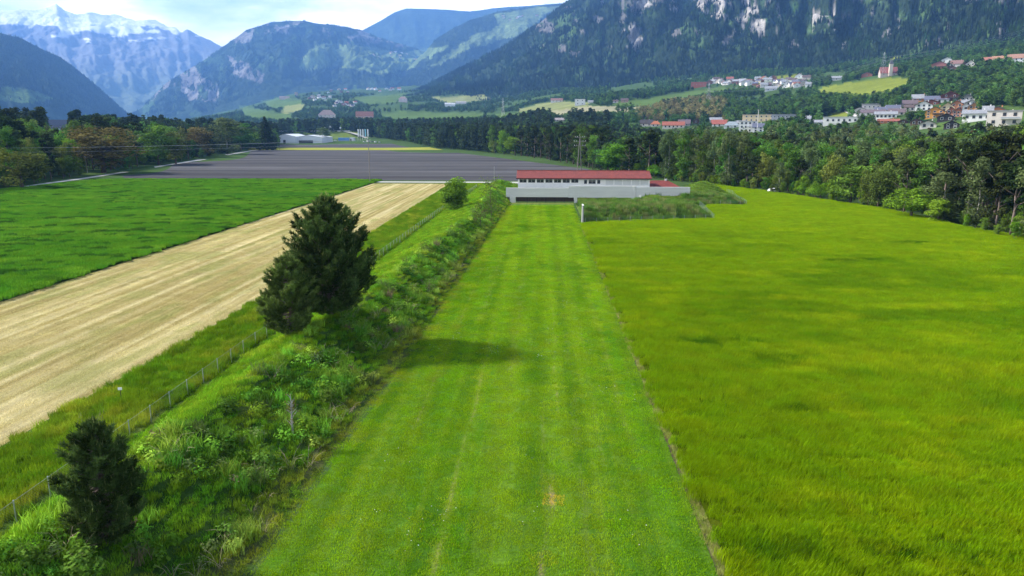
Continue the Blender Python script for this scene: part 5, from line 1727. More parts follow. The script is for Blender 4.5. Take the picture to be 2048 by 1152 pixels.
STUFF = {'broad': [], 'pine': []}
counts = {'pine': 0, 'leaf': 0}
def plant_region(tag_, u0, u1, fr, bk, sp, seed, kindf, hf, nmax, labels):
    X, Y, Z, U, D, E = region(u0, u1, fr, bk, sp, seed)
    r_ = random.Random(seed)
    order = np.argsort(D)
    done = {'pine': 0, 'leaf': 0}
    for i in order:
        kind = kindf(U[i], D[i], E[i], r_)
        if kind is None: continue
        h = hf(U[i], D[i], E[i], kind, r_)
        if any((X[i] - a) ** 2 + (Y[i] - b) ** 2 < c * c for a, b, c in TREEBOX): continue
        u, vb = project(X[i], Y[i], Z[i])
        _, vt = project(X[i], Y[i], Z[i] + h)
        hw = 3.2 * h / 16 * FPX / D[i]
        if not clear_of(float(u), float(vt), float(vb), hw, D[i]): continue
        if infield(np.array([float(u)]), np.array([float(vb) - (vb - vt) * .55]))[0] and D[i] > 450: continue
        cls = 'pine' if kind in ('pine', 'pinelow', 'spruce') else 'leaf'
        inview = -30 < u < 2078
        if inview and done[cls] < nmax[cls]:
            done[cls] += 1
            lb = labels[kind.replace('low', '')] if kind.replace('low', '') in labels else labels['broad']
            tree(kind, (float(X[i]), float(Y[i]), float(Z[i])), h, r_.uniform(.85, 1.2), lb[0], lb[1])
        else:
            STUFF['pine' if cls == 'pine' else 'broad'].append((float(X[i]), float(Y[i]), float(Z[i]), h, kind))

# --- single trees one can point at
def mark(u, vb, vt, kind, wpx, label, name=None, keepout=None, top=False, sink=0.0):
    b = at(u, vb, top)
    b.z -= sink
    h = onplane(u, vt, b.y)[1] - b.z
    d = math.hypot(b.x, b.y)
    w = wpx * d / FPX
    base = {'birch': 5.8, 'tallgreen': 6.2, 'pine': 6.4, 'pinelow': 6.6, 'spruce': 6.0}.get(kind, 8.8) * h / 16
    TREEBOX.append((b.x, b.y, keepout or w * .5))
    return tree(kind, b, h, w / base, label, None, name=name)
mark(208, 346, 238, 'rust', 128, "large round bronze-brown tree beside the gravel path")
mark(45, 378, 282, 'olive', 88, "dull green roadside tree with a bare pale trunk at the far left")
mark(318, 330, 250, 'broad', 72, "dense dark green round tree right of the bronze tree")
mark(352, 328, 256, 'olive', 48, "narrower olive tree tucked right of the dense round tree")
mark(395, 314, 248, 'rust', 62, "thin brownish round tree, smaller twin of the large bronze tree")
mark(455, 308, 236, 'silver' if False else 'birch', 60, "pale grey-green tree rising behind the path trees")
mark(482, 302, 246, 'broad', 58, "full dark green tree left of the tall spruce")
mark(533, 300, 233, 'spruce', 44, "tall dark spruce at the left end of the pale strip")
mark(520, 300, 262, 'broad', 40, "low round green tree at the foot of the tall spruce")
mark(80, 300, 242, 'bright', 52, "fresh green tree standing before the dark chalet")
mark(48, 318, 236, 'bright', 60, "bright green tall tree at the far left edge above the roadside tree")
mark(10, 330, 205, 'spruce', 62, "blackish tall conifer cut by the left edge of the view")
mark(1243, 348, 283, 'bright', 78, "large leafy green tree behind the red-roofed house, in front of the pines")
mark(1215, 346, 292, 'broad', 52, "dark green tree at the corner of the ploughed field and the wood")
mark(1278, 352, 325, 'bright', 34, "small yellowish-green bush tree right behind the house roof")
mark(1308, 356, 326, 'bright', 36, "rounded green tree at the right end of the house roof")
mark(990, 307, 276, 'olive', 24, "small olive bush tree in front of the dark pines at the ploughed field's edge")
mark(1008, 309, 258, 'bright', 30, "fresh green tree breaking the row of dark pines")
mark(1030, 311, 271, 'bright', 38, "round fresh green tree right of its slimmer neighbour along the pine row")
mark(1640, 400, 360, 'bright', 44, "bright green bushy tree at the edge of the yellow-green field")
mark(1700, 408, 330, 'broad', 86, "broad dark green tree at the edge of the yellow-green field")
mark(1755, 418, 332, 'olive', 52, "slim olive tree between two broad edge trees")
mark(1822, 436, 366, 'bright', 80, "broad bright green tree with layered boughs at the field edge")
mark(1885, 444, 345, 'birch', 60, "pale birch beside the layered green edge tree")
mark(1875, 446, 394, 'bright', 46, "yellow-green shrub tree in front of the dark pines")
mark(598, 279, 263, 'broad', 26, "dark bushy tree in front of the bridge, above the pale sheds")
mark(618, 280, 264, 'olive', 26, "olive bushy tree in front of the bridge, right of the darker one")
mark(646, 285, 255, 'birch', 30, "tall grey-green tree rising at the right end of the pale sheds")
mark(590 + 318, 421, 352, 'bush', 60, "round fresh green tree on the crest of the grass bank", top=True, sink=1.0)

LR = {'pine': ("dark pine in the mixed wood right of the yellow-green field", "pines of the wood on the right"), 'broad': ("leafy tree in the mixed wood right of the yellow-green field", "leafy trees of the wood on the right"),
      'birch': ("grey-green birch in the mixed wood right of the yellow-green field", "birches of the wood on the right"), 'spruce': ("dark spruce in the mixed wood right of the yellow-green field", "spruces of the wood on the right")}
LC = {'pine': ("dark pine in the wood behind the ploughed field", "pines behind the ploughed field"), 'broad': ("leafy tree in the wood behind the ploughed field", "leafy trees behind the ploughed field"),
      'spruce': ("dark spruce in the wood behind the ploughed field", "spruces behind the ploughed field")}
LL = {'pine': ("dark pine in the wood beyond the gravel path", "pines beyond the gravel path"), 'broad': ("leafy tree in the wood beyond the gravel path", "leafy trees beyond the gravel path"),
      'spruce': ("dark spruce in the wood beyond the gravel path", "spruces beyond the gravel path"), 'birch': ("grey-green birch in the wood beyond the gravel path", "birches beyond the gravel path")}
def k_right(u, d, e, r):
    x = r.random()
    if u > 1880 and e < 150: return 'pine' if x < .5 else ('pinelow' if x < .8 else ('birch' if x < .88 else 'broad'))
    if u > 1880: return 'pine' if x < .55 else ('olive' if x < .8 else 'broad')
    if u < 1320: return 'pinelow' if x < .6 else ('tallgreen' if x < .8 else 'broad')
    if u < 1500: return 'birch' if x < .6 else ('tallgreen' if x < .85 else 'pine')
    if e < 14 and x < .5: return 'bright'
    return 'broad' if x < .3 else ('birch' if x < .55 else ('olive' if x < .72 else ('tallgreen' if x < .85 else 'pine')))
def h_right(u, d, e, k, r):
    h = float(np.interp(u, [1190, 1330, 1500, 1650, 1850, 2048, 2300], [19, 19, 18, 14, 16, 19, 21]))
    if k == 'bright': h *= .55
    if e < 10 and u < 1880 and u > 1500: h *= .75
    if d > 350: h = min(h, 16)
    return h * r.uniform(.8, 1.15)
plant_region('right', 1195, 2230, fr_right, bk_right, 5.2, 21, k_right, h_right, {'pine': 120, 'leaf': 190}, LR)
plant_region('edge', 1335, 2230, lambda u: fr_right(u) - 1.5, lambda u: fr_right(u) + 7, 3.4, 27, lambda u, d, e, r: 'bright' if r.random() < .35 else ('broad' if r.random() < .6 else 'olive'),
             lambda u, d, e, k, r: r.uniform(2.2, 5.5), {'pine': 0, 'leaf': 75}, {'broad': ("low leafy bush at the foot of the wood beside the yellow-green field", "bushes along the wood's foot")})
def k_center(u, d, e, r):
    x = r.random()
    return 'pinelow' if x < .86 else ('spruce' if x < .90 else ('tallgreen' if x < .96 else 'broad'))
def h_center(u, d, e, k, r): return float(np.interp(d, [350, 600, 1000], [20, 23, 25])) * r.uniform(.82, 1.1)
plant_region('center', 745, 1215, fr_center, bk_center, 6.0, 22, k_center, h_center, {'pine': 120, 'leaf': 25}, LC)
far_front = lambda u: np.interp(u, [430, 560, 700, 745], [1150, 1330, 1330, 1250])
plant_region('centerfar', 430, 745, far_front, lambda u: far_front(u) * 0 + 1650, 7.5, 23, k_center, lambda u, d, e, k, r: (30 if u > 560 else 24) * r.uniform(.8, 1.1), {'pine': 0, 'leaf': 0}, LC)
def k_left(u, d, e, r):
    x = r.random()
    if d > 620: return 'pinelow' if x < .72 else ('broad' if x < .9 else 'spruce')
    return 'broad' if x < .45 else ('bright' if x < .55 else 'olive' if x < .65 else ('birch' if x < .72 else ('pine' if x < .9 else 'tallgreen')))
def h_left(u, d, e, k, r):
    h = float(np.interp(e, [0, 10, 40, 300], [7, 13, 20, 25]))
    return h * r.uniform(.75, 1.15) * (1.15 if k in ('pine', 'spruce') else 1)
plant_region('left', -230, 552, fr_left, bk_left, 5.8, 24, k_left, h_left, {'pine': 50, 'leaf': 75}, LL)

# --- the rest of the woods, read as masses
ff = leafmat
far_b = proto_collection("far_leaf_crowns", [crown_mesh("leafy_mass", M['leaf_field'], 'round', 900, 1.15) for _ in range(3)] + [crown_mesh("leafy_mass", M['leaf_field'], 'tall', 800, .95) for _ in range(2)])
far_p = proto_collection("far_pine_crowns", [crown_mesh("pine_mass", M['leaf_field'], 'pinelow', 900, 1.05) for _ in range(4)] + [spruce_mesh("pine_mass", M['leaf_field'], 900)])
KC = {'broad': (.050, .100, .020), 'bright': (.08, .16, .022), 'olive': (.08, .10, .03), 'birch': (.072, .10, .043), 'tallgreen': (.05, .1, .02), 'pine': (.030, .046, .020), 'pinelow': (.030, .046, .020), 'spruce': (.026, .042, .02), 'rust': (.12, .08, .03)}
for key, coll, nm, lb in (('broad', far_b, "woodland", "mass of leafy tree crowns deeper in the woods"), ('pine', far_p, "pine_forest", "mass of dark pine crowns deeper in the woods")):
    q = STUFF[key]
    if q:
        P = np.array([a[:3] for a in q]); hs = np.array([a[3] for a in q])
        colr = np.array([KC[a[4]] for a in q]) * 1.4 * rng.uniform(.75, 1.3, (len(q), 1))
        if key == 'pine':
            uq, _ = project(P[:, 0], P[:, 1], P[:, 2])
            colr[(rng.random(len(q)) < .3) & (uq > 1850)] = (.075, .060, .028)
        s = hs / 16
        scatter(nm, P, coll, np.stack([s * rng.uniform(.9, 1.25, len(s)), s * rng.uniform(.9, 1.25, len(s)), s], 1), rng.uniform(0, 6.28, len(q)), colr, lb, "wood")

# woods and hedges on the slopes
def slope_woods(n, u0, u1, near, farr, seed):
    r_ = np.random.default_rng(seed)
    u = r_.uniform(u0, u1, n)
    f, b = near(u), farr(u)
    d = np.exp(np.log(f) + (np.log(b) - np.log(f)) * r_.random(n))
    a = np.arctan((u - 1024) / 1496.0)
    xc, yc = np.sin(a) * d, np.cos(a) * d
    X, Y = xc * CY - yc * SY, xc * SY + yc * CY
    Z = terrain(X, Y)
    pu, pv = project(X, Y, Z)
    h = r_.uniform(9, 17, n)
    _, ph = project(X, Y, Z + h * .6)
    dens = fbm(X / 130, Y / 130, 61, 4)
    keepm = (dens > np.interp(pu, [400, 1100, 1300, 1700, 2048], [.44, .45, .42, .34, .30])) | (r_.random(n) < .06)
    keepm &= ~infield(pu, ph) & ~infield(pu, pv)
    X, Y, Z, pu, pv, h, d = [q[keepm] for q in (X, Y, Z, pu, pv, h, d)]
    ok = []
    for i in range(len(X)):
        hw = 3.4 * h[i] / 16 * FPX / d[i]
        ok.append(clear_of(pu[i], pv[i] - h[i] * FPX / d[i], pv[i], hw, d[i]))
    ok = np.array(ok)
    return [q[ok] for q in (X, Y, Z, pu, pv, h, d)]
X, Y, Z, pu, pv, h, d = slope_woods(26000, 1120, 2300, lambda u: bk_right(u) * .98, lambda u: np.interp(u, [1120, 1400, 1800, 2300], [3000, 2600, 2200, 1750]), 31)
n = len(X)
base = np.array([.075, .145, .034]) * rng.uniform(.65, 1.35, (n, 1))
dk = rng.random(n) < .25
base[dk] = np.array([.034, .060, .028])
tn = (pu > 1270) & (pu < 1450) & (pv > 205) & (pv < 245) & (rng.random(n) < .75)
base[tn] = np.array([.24, .22, .085]) * rng.uniform(.8, 1.2, (tn.sum(), 1))
s = h / 16
scatter("slope_wood", np.stack([X, Y, Z], 1), far_b, np.stack([s * 1.15, s * 1.15, s], 1), rng.uniform(0, 6.28, n), base, "leafy woods and hedges covering the lower slopes on the right", "wood")
sb = proto_collection("valley_crowns", [crown_mesh("leafy_mass", M['leaf_field'], 'round', 260, 2.1) for _ in range(3)])
X, Y, Z, pu, pv, h, d = slope_woods(20000, 380, 1180, lambda u: np.interp(u, [380, 745, 1000, 1180], [1600, 1600, 1280, 1050]), lambda u: u * 0 + 4600, 32)
n = len(X)
base = np.array([.065, .12, .035]) * rng.uniform(.65, 1.35, (n, 1))
s = h / 16
scatter("valley_wood", np.stack([X, Y, Z], 1), sb, np.stack([s * 1.2, s * 1.2, s], 1), rng.uniform(0, 6.28, n), base, "hedges and small woods scattered over the green valley hills", "wood")

# conifers clothing the mountains
con = proto_collection("mountain_conifers", [conifer_mesh("mountain_conifer", M['leaf_field'], 22, 3.4) for _ in range(4)])
def clothe(layer, name, n, tmin, tmax, size, col, label, vmin=-80, seed=0, thin=0.0, mcol=None):
    Xm, Ym, Zm, hit, ntt = LAYERS[layer]
    r_ = np.random.default_rng(seed)
    fi = r_.uniform(0, Xm.shape[0] - 1.01, n)
    fj = r_.uniform(tmin, tmax, n) * (ntt - 1)
    i, j = fi.astype(int), fj.astype(int)
    a, b = fi - i, fj - j
    bl = lambda A: (A[i, j] * (1 - a) + A[i + 1, j] * a) * (1 - b) + (A[i, j + 1] * (1 - a) + A[i + 1, j + 1] * a) * b
    X, Y, Z = bl(Xm), bl(Ym), bl(Zm)
    hh_ = hit[i, j]
    u, v = project(X, Y, Z)
    k = (hh_ < 0) | (r_.random(n) < .04)
    k &= (v > vmin) & (u > -60) & (u < 2110)
    k &= (fbm(u / 18, v / 12, seed + 5, 4) > thin)
    X, Y, Z, u, v = [q[k] for q in (X, Y, Z, u, v)]
    m_ = len(X)
    s = size * r_.uniform(.55, 1.25, m_)
    c = np.array(col) * r_.uniform(.6, 1.4, (m_, 1)) * (.55 + .9 * fbm(u / 16, v / 11, seed + 18, 5, .6))[:, None]
    if mcol is not None:
        w = fbm(u / 30, v / 20, seed + 8, 4) > .58
        c[w] = np.array(mcol) * r_.uniform(.7, 1.3, (w.sum(), 1))
    scatter(name, np.stack([X, Y, Z - .8], 1), con, np.stack([s, s, s * r_.uniform(.65, .95, m_)], 1), r_.uniform(0, 6.28, m_), c, label, "forest")
clothe("forest_mountain", "mountain_forest", 80000, 0.0, 1.02, 1.0, (.018, .032, .018), "dark conifer forest covering the steep mountain on the right", seed=41, thin=.30, mcol=(.03, .06, .02))  # conifer green kept dark, standing in for cloud shadow on this mountain
clothe("cliff_mountain", "mountain_forest", 26000, 0.1, 1.02, 1.15, (.022, .038, .022), "conifers covering the cliffy mountain in the middle", seed=42, thin=.40)
clothe("spur_mountain", "mountain_forest", 14000, 0.0, 1.02, 1.2, (.022, .038, .022), "conifers on the wooded spur below the plateau", seed=43, thin=.36)
clothe("plateau_mountain", "mountain_forest", 9000, 0.3, 1.02, 1.3, (.028, .045, .025), "conifers on the high plateau ridge", seed=44, thin=.46)
clothe("valley_flank", "mountain_forest", 16000, 0.2, 1.02, 1.15, (.020, .034, .020), "conifers covering the dark flank at the far left", seed=45, thin=.2)

# ================================================================== NEAR PINES ON THE BANK
def big_pine(p, hgt, rad, label, whorls, per, tuft, seed, zlow=.04, px=1.7, mat='pine_near'):
    r_ = np.random.default_rng(seed)
    e = empty("pine_tree", p, 0, label, "pine")
    tm = MB()
    tm.tube([(0, 0, -.5), (.05, 0, hgt * .3), (0, .06, hgt * .65), (0, 0, hgt * .97)], [rad * .055, rad * .045, rad * .028, .03], 8)
    B, Dr, Tn, Cn, Cd = [], [], [], [], []
    for k in range(whorls):
        f = (k + .5) / whorls
        z = hgt * (zlow + (.97 - zlow) * f)
        prof = rad * min(1.0, .55 + f * 2.2) * (1 - f ** px) ** .8 + .18
        for q in range(per):
            th = 2 * math.pi * (q + r_.random()) / per + k * 2.4
            l = prof * r_.uniform(.58, 1.2)
            up = r_.uniform(.10, .35) + .55 * f
            bend = r_.uniform(.05, .28)
            o = np.array([math.cos(th), math.sin(th), 0.0])
            sd_ = np.array([-o[1], o[0], 0.0])
            pts = [np.array([0, 0, z]) + o * l * s_ + np.array([0, 0, l * (up * s_ * .5 + bend * s_ * s_) - .12 * l * math.sin(s_ * 3.1)]) for s_ in (0, .35, .7, 1.0)]
            if l > .5: tm.tube([Vector(t_) for t_ in pts], [.035 + .012 * l, .03, .02, .008], 4, False)
            br = r_.uniform(.45, 1.5)
            nt_ = max(5, int(l / tuft * 5.2))
            for j in range(nt_):
                s_ = r_.uniform(.28, 1.0) ** .75
                i0 = min(2, int(s_ * 3))
                fr = s_ * 3 - i0
                c = pts[i0] * (1 - fr) + pts[min(3, i0 + 1)] * fr
                off = r_.uniform(-1, 1) * l * .24 * (1.1 - s_)
                c = c + sd_ * off + np.array([0, 0, r_.uniform(-.05, .12) * l]) + r_.normal(size=3) * tuft * .2
                dr = o * .75 + sd_ * np.sign(off) * .5 + np.array([0, 0, r_.uniform(.3, 1.0)])
                B.append(c); Dr.append(dr); Tn.append(br * r_.uniform(.75, 1.25))
                if r_.random() < .20 * (.3 + s_):
                    Cn.append(c + dr / np.linalg.norm(dr) * tuft * .35); Cd.append(np.array([0, 0, 1.0]) + r_.normal(size=3) * .15)
    for q in range(14):
        B.append(np.array([0, 0, hgt * .96]) + r_.normal(size=3) * .15); Dr.append(np.array([0, 0, 1.0])); Tn.append(1.0)
        Cn.append(np.array([0, 0, hgt]) + r_.normal(size=3) * np.array([.35, .35, .12])); Cd.append(np.array([0, 0, 1.0]))
    B, Dr, Tn = np.array(B), np.array(Dr), np.array(Tn)
    Dr /= np.linalg.norm(Dr, axis=1)[:, None]
    NN = 15
    n = len(B)
    dirs = Dr[:, None, :] + r_.normal(size=(n, NN, 3)) * .62
    dirs /= np.linalg.norm(dirs, axis=2)[..., None]
    st = B[:, None, :] + Dr[:, None, :] * (r_.random((n, NN, 1)) - .45) * tuft
    perp = np.cross(dirs, r_.normal(size=(n, NN, 3)))
    perp /= np.linalg.norm(perp, axis=2)[..., None]
    w = tuft * .085
    tip = st + dirs * tuft * r_.uniform(.6, 1.1, (n, NN, 1))
    V = np.stack([st - perp * w, st + perp * w, tip], 2).reshape(-1, 3)
    Fq = np.arange(len(V)).reshape(-1, 3)
    cm = mesh_np("crown", V, Fq, M[mat], attrs={'tint': np.repeat(Tn, NN * 3) * np.repeat(r_.uniform(.75, 1.25, n * NN), 3)})
    cr_ = link("crown", cm, e)
    Cn, Cd = np.array(Cn), np.array(Cd)
    m = MB()
    V, Fq = [], []
    for c, d_ in zip(Cn, Cd):
        d_ = d_ / np.linalg.norm(d_)
        hh_ = tuft * r_.uniform(.7, 1.25)
        b = len(V)
        a1 = np.array([tuft * .10, 0, 0]); a2 = np.array([0, tuft * .10, 0])
        V += [c - a1, c + a1 * .5 + a2, c + a1 * .5 - a2, c + d_ * hh_]
        Fq += [(b, b + 1, b + 3), (b + 1, b + 2, b + 3), (b + 2, b, b + 3)]
    link("new_shoots", mesh_np("new_shoots", np.array(V), np.array(Fq), M['candle'], attrs={'tint': r_.uniform(.7, 1.3, len(Cn)).repeat(4)}), cr_)
    tm.build("trunk", M['pbark'], e, True)
    return e
def pine_by_pixels(u, vb, vt, wpx, label, whorls, per, tuft, seed, **k):
    b = at(u, vb)
    h = onplane(u, vt, b.y)[1] - b.z
    return big_pine(b, h, wpx * .5 * b.y / FPX * 1.0, label, whorls, per, tuft, seed, **k)
pine_by_pixels(663, 632, 391, 188, "tallest broad bushy dark pine on the grass bank, behind a smaller one", 34, 9, .36, 51)
pine_by_pixels(582, 670, 510, 116, "smaller dark pine tucked in front of the tall bushy pine on the bank", 26, 8, .30, 52, mat='pine_young')
pine_by_pixels(214, 1085, 842, 165, "young dark pine with pale upright shoots at the lower left on the bank", 24, 8, .26, 53)

# thin young trees and shrubs on the bank
def sparse_tree(u, vb, vt, wpx, mat, label, bark, n=520, size=.22, name="young_tree"):
    b = at(u, vb)
    h = onplane(u, vt, b.y)[1] - b.z
    w = wpx * b.y / FPX / 2
    e = empty(name, b, random.uniform(0, 6), label, "tree")
    tm = MB()
    C, N, T = [], [], []
    tm.tube([(0, 0, -.3), (.05 * w, 0, h * .4), (-.04 * w, .05 * w, h * .7), (0, 0, h)], [.08, .06, .04, .01], 6)
    for k in range(22):
        f = random.uniform(.22, .95)
        th = random.uniform(0, 6.28)
        l = w * (1.15 - .75 * f) * random.uniform(.6, 1.1)
        tip = np.array([math.cos(th) * l, math.sin(th) * l, h * f + l * .7])
        tm.tube([(0, 0, h * f * .96), Vector(tip * .5 + np.array([0, 0, h * f * .5])), Vector(tip)], [.03, .02, .006], 4, False)
        m_ = max(3, n // 22)
        s_ = rng.uniform(.35, 1.05, (m_, 1))
        C.append(np.array([0, 0, h * f]) * (1 - s_) + tip * s_ + rng.normal(size=(m_, 3)) * w * .13)
        N.append(rng.normal(size=(m_, 3)) + np.array([0, 0, .6]))
        T.append(rng.uniform(.7, 1.3, m_))
    if n:
        V, Fq, t = cards(np.concatenate(C), np.concatenate(N), rng.uniform(.7, 1.3, len(np.concatenate(C))) * size, np.concatenate(T))
        link("crown", mesh_np("crown", V, Fq, mat, attrs={'tint': t}), e)
    tm.build("trunk", bark, e, True)
    return e
sparse_tree(982, 445, 366, 70, M['olive'], "thin olive-brown young tree on the bank's inner slope near the concrete wall", M['bark'], 900, .32)
sparse_tree(962, 455, 408, 52, M['olive'], "low sparse olive bush tree just before the thin young tree on the bank", M['bark'], 600, .30)
sparse_tree(586, 872, 788, 40, M['rust'], "dead white-stemmed birch sapling with a few brown leaves on the bank", M['birchbark'], 110, .14, "birch_sapling")
def shrub(u, v, wpx, mat, label, hp=.9, group=None):
    b = at(u, v)
    r_ = wpx * b.y / FPX / 2
    e = leafy_clump("shrub", mat, int(220 + 260 * r_), r_, r_ * 1.5 * hp, .16 + .07 * r_)
    o = link("shrub", e)
    o.location = b - Vector((0, 0, .1))
    return tag(o, label, "shrub", group)
for u, v, w, lb in ((640, 790, 46, "bright green shrub up the slope right of the dead birch sapling"), (612, 862, 58, "fresh green shrub at the foot of the dead birch sapling"), (655, 800, 44, "leafy shrub lower down the bank right of the dead birch"), (725, 655, 34, "lime green shrub on the slope right below the tall bushy pine"),
                    (760, 680, 40, "lime green shrub nearest the meadow below the tall pine"), (720, 700, 34, "small green shrub in the middle of the slope below the pines"), (520, 830, 46, "fresh green shrub up-slope left of the dead birch"), (455, 820, 50, "shrub on the crest of the bank above the brambles"),
                    (530, 930, 72, "large green shrub above the meadow's edge left of the dead birch"), (500, 965, 60, "green shrub at the bank foot among dry stems"), (448, 905, 46, "shrub with tangled stems in the middle of the near bank"), (690, 785, 40, "green shrub low on the bank above the dry twigs"),
                    (360, 965, 40, "small fresh shrub on the slope right of the young pine"), (345, 1082, 34, "small bright shrub on the bare patch below the young pine"), (60, 1128, 80, "rounded green bush in the lower left corner"), (165, 1140, 90, "dark bramble bush along the bottom edge below the young pine"),
                    (800, 620, 34, "shrub halfway along the slope right of the pines"), (830, 590, 30, "small shrub near the meadow past the pines"), (812, 548, 36, "dark leafy shrub on the slope past the pines"), (850, 500, 30, "shrub on the bank crest beyond the pines"), (886, 505, 28, "shrub on the far bank slope"),
                    (905, 475, 26, "dark low shrub on the far bank crest"), (842, 640, 24, "tiny shrub at the meadow edge past the pines"), (690, 540 + 110, 40, "green tuft shrub on the hump before the tall pine")):
    shrub(u, v, w, M['bright'] if ('bright' in lb or 'lime' in lb or 'fresh' in lb) else M['broad'], lb)
pp = at(243, 800)
MB().add([(-.16, -.1, .5), (.14, -.12, .52), (.16, .1, .66), (-.14, .1, .62), (-.16, -.1, .48), (.14, -.12, .5), (.16, .1, .64), (-.14, .1, .6)], [(0, 1, 2, 3), (4, 7, 6, 5), (0, 4, 5, 1), (1, 5, 6, 2), (2, 6, 7, 3), (3, 7, 4, 0)])
mk = empty("marker_stake", pp, .2, "small white marker plate on a short stake in the tall grass left of the fence", "marker")
MB().tube([(0, 0, -.1), (0, 0, .95)], .025, 5).build("stake", M['timber'], mk)
MB().box((0, -.05, .95), (.30, .04, .2)).build("plate", M['white'], mk)

# ================================================================== GROWTH (uncountable)
def fill(x0, x1, y0, y1, spacing, seed):
    nx, ny = int((x1 - x0) / spacing), int((y1 - y0) / spacing)
    r_ = np.random.default_rng(seed)
    gx, gy = np.meshgrid(np.arange(nx), np.arange(ny), indexing='ij')
    X = x0 + (gx + .5 + r_.uniform(-.35, .35, gx.shape)) * spacing
    Y = y0 + (gy + .5 + r_.uniform(-.35, .35, gx.shape)) * spacing
    return X.ravel(), Y.ravel()
def infov(X, Y, Z, m=120):
    u, v = project(X, Y, Z)
    return (u > -m) & (u < 2048 + m) & (v < 1152 + m * 1.5)
lawn = proto_collection("lawn_tufts", [blade_patch("lawn_tuft", M['blade'], 1.3, 300, .085, .028, spread=.9) for _ in range(4)])
X, Y = fill(-14.2, 9.0, 24, 206, .95, 61)
k = (X > toe_x(Y) - .1 + 1.2 * (fbm(X, Y / 2, 71, 3) - .5)) & infov(X, Y, 0 * X)
X, Y = X[k], Y[k]
c = meadow_col(X, Y, .35) * np.array([2.85, 2.4, .45])
scatter("meadow_grass", np.stack([X, Y, X * 0 + .006], 1), lawn, rng.uniform(.8, 1.25, len(X)), rng.uniform(0, 6.28, len(X)), c, "short mown grass of the meadow", "grass")
eg = proto_collection("edge_tufts", [blade_patch("edge_tuft", M['blade'], .55, 46, .30, .022, spread=.7) for _ in range(3)])
Y = np.arange(24, 163, .42)
X = 9.02 + .12 * np.sin(Y / 3.1) + rng.uniform(-.22, .22, len(Y))
scatter("edge_grass", np.stack([X, Y, X * 0 + .01], 1), eg, rng.uniform(.5, 1.2, len(X)), rng.uniform(0, 6.28, len(X)), np.array([.30, .33, .07]) * rng.uniform(.6, 1.2, (len(X), 1)), "pale unmown grass along the line between meadow and crop", "grass")
# daisies in the meadow
fl = []
r_ = np.random.default_rng(5)
for q in range(34):
    cx, cy = r_.uniform(-10, 8), 28 + 100 * r_.random() ** 1.3
    for w_ in range(r_.integers(2, 12)):
        fl.append((cx + r_.normal() * .5, cy + r_.normal() * 1.0, .10))
fm = []
ico = MB()
ico.add([(.025 * math.cos(a), .025 * math.sin(a), .01) for a in np.linspace(0, 6.28, 7)[:-1]] + [(0, 0, .03)], [(i, (i + 1) % 6, 6) for i in range(6)])
fc = proto_collection("flower_heads", [ico.mesh("flower_head", M['white'])])
fl = np.array(fl)
scatter("meadow_flowers", fl, fc, rng.uniform(.6, 1.3, len(fl)), rng.uniform(0, 6, len(fl)), None, "white clover and daisies dotted over the meadow", "flowers")

bar = proto_collection("barley_tufts", [blade_patch("barley_tuft", M['blade'], 1.6, 560, .46, .021, lean=(.20, -.08), spread=.28, curve=.25) for _ in range(5)])
X, Y = fill(8.9, 117.5, 24, 284, .98, 62)
lx, rx_ = np.interp(Y, BAR_Y, BAR_L), np.interp(Y, BAR_Y, BAR_R)
k = (X > lx + .1) & (X < rx_) & infov(X, Y, 0 * X, 420)
X, Y = X[k], Y[k]
n = len(X)
wv = fbm(X / 7, Y / 2.6, 235, 4)
wv2 = fbm(X / 16, Y / 8, 236, 3)
c = barley_col(X, Y) * np.array([1.92, 2.06, .45])
rot = np.stack([.30 * (wv - .5) - .04, .40 * (wv2 - .5), rng.uniform(-.5, .5, n)], 1)
sc = np.stack([np.ones(n), np.ones(n), .72 + .75 * wv], 1)
scatter("barley_crop", np.stack([X, Y, barley_z(X, Y) - .08], 1), bar, sc, rot, c, "wind-combed yellow-green barley of the field on the right", "crop")

hp = proto_collection("hay_stubble", [blade_patch("hay_stubble", M['blade'], 1.6, 170, .06, .03, spread=1.6) for _ in range(3)])
X, Y = fill(-67, -35.5, 40, 175, 1.35, 69)
k = (X < np.interp(Y, [12, 90, 180, 288], [-37.4, -35.6, -35.4, -36.6])) & (X > -66.8) & infov(X, Y, 0 * X)
X, Y = X[k], Y[k]
scatter("hay_stubble", np.stack([X, Y, X * 0 + .01], 1), hp, np.ones(len(X)), rng.uniform(-.4, .4, len(X)), straw_col(X, Y) * np.array([1.75, 1.8, 1.8]), "cut hay stubble and wisps on the mown strip", "stubble")
gc = proto_collection("green_crop_tufts", [blade_patch("green_crop_tuft", M['blade'], 2.2, 420, .55, .06, spread=.4) for _ in range(4)])
X, Y = fill(-200, -67, 62, 306, 1.75, 63)
lx, rx_ = np.interp(Y, CR_Y, CR_L), np.interp(Y, CR_Y, CR_R)
k = (X > lx) & (X < rx_ + .1) & infov(X, Y, 0 * X)
X, Y = X[k], Y[k]
scatter("green_crop", np.stack([X, Y, X * 0 + .22], 1), gc, np.stack([np.ones(len(X)), np.ones(len(X)), rng.uniform(.75, 1.2, len(X))], 1), rng.uniform(0, 6.28, len(X)), crop_col(X, Y) * np.array([2.3, 1.95, 1.0]), "dense deep green crop of the field on the left", "crop")

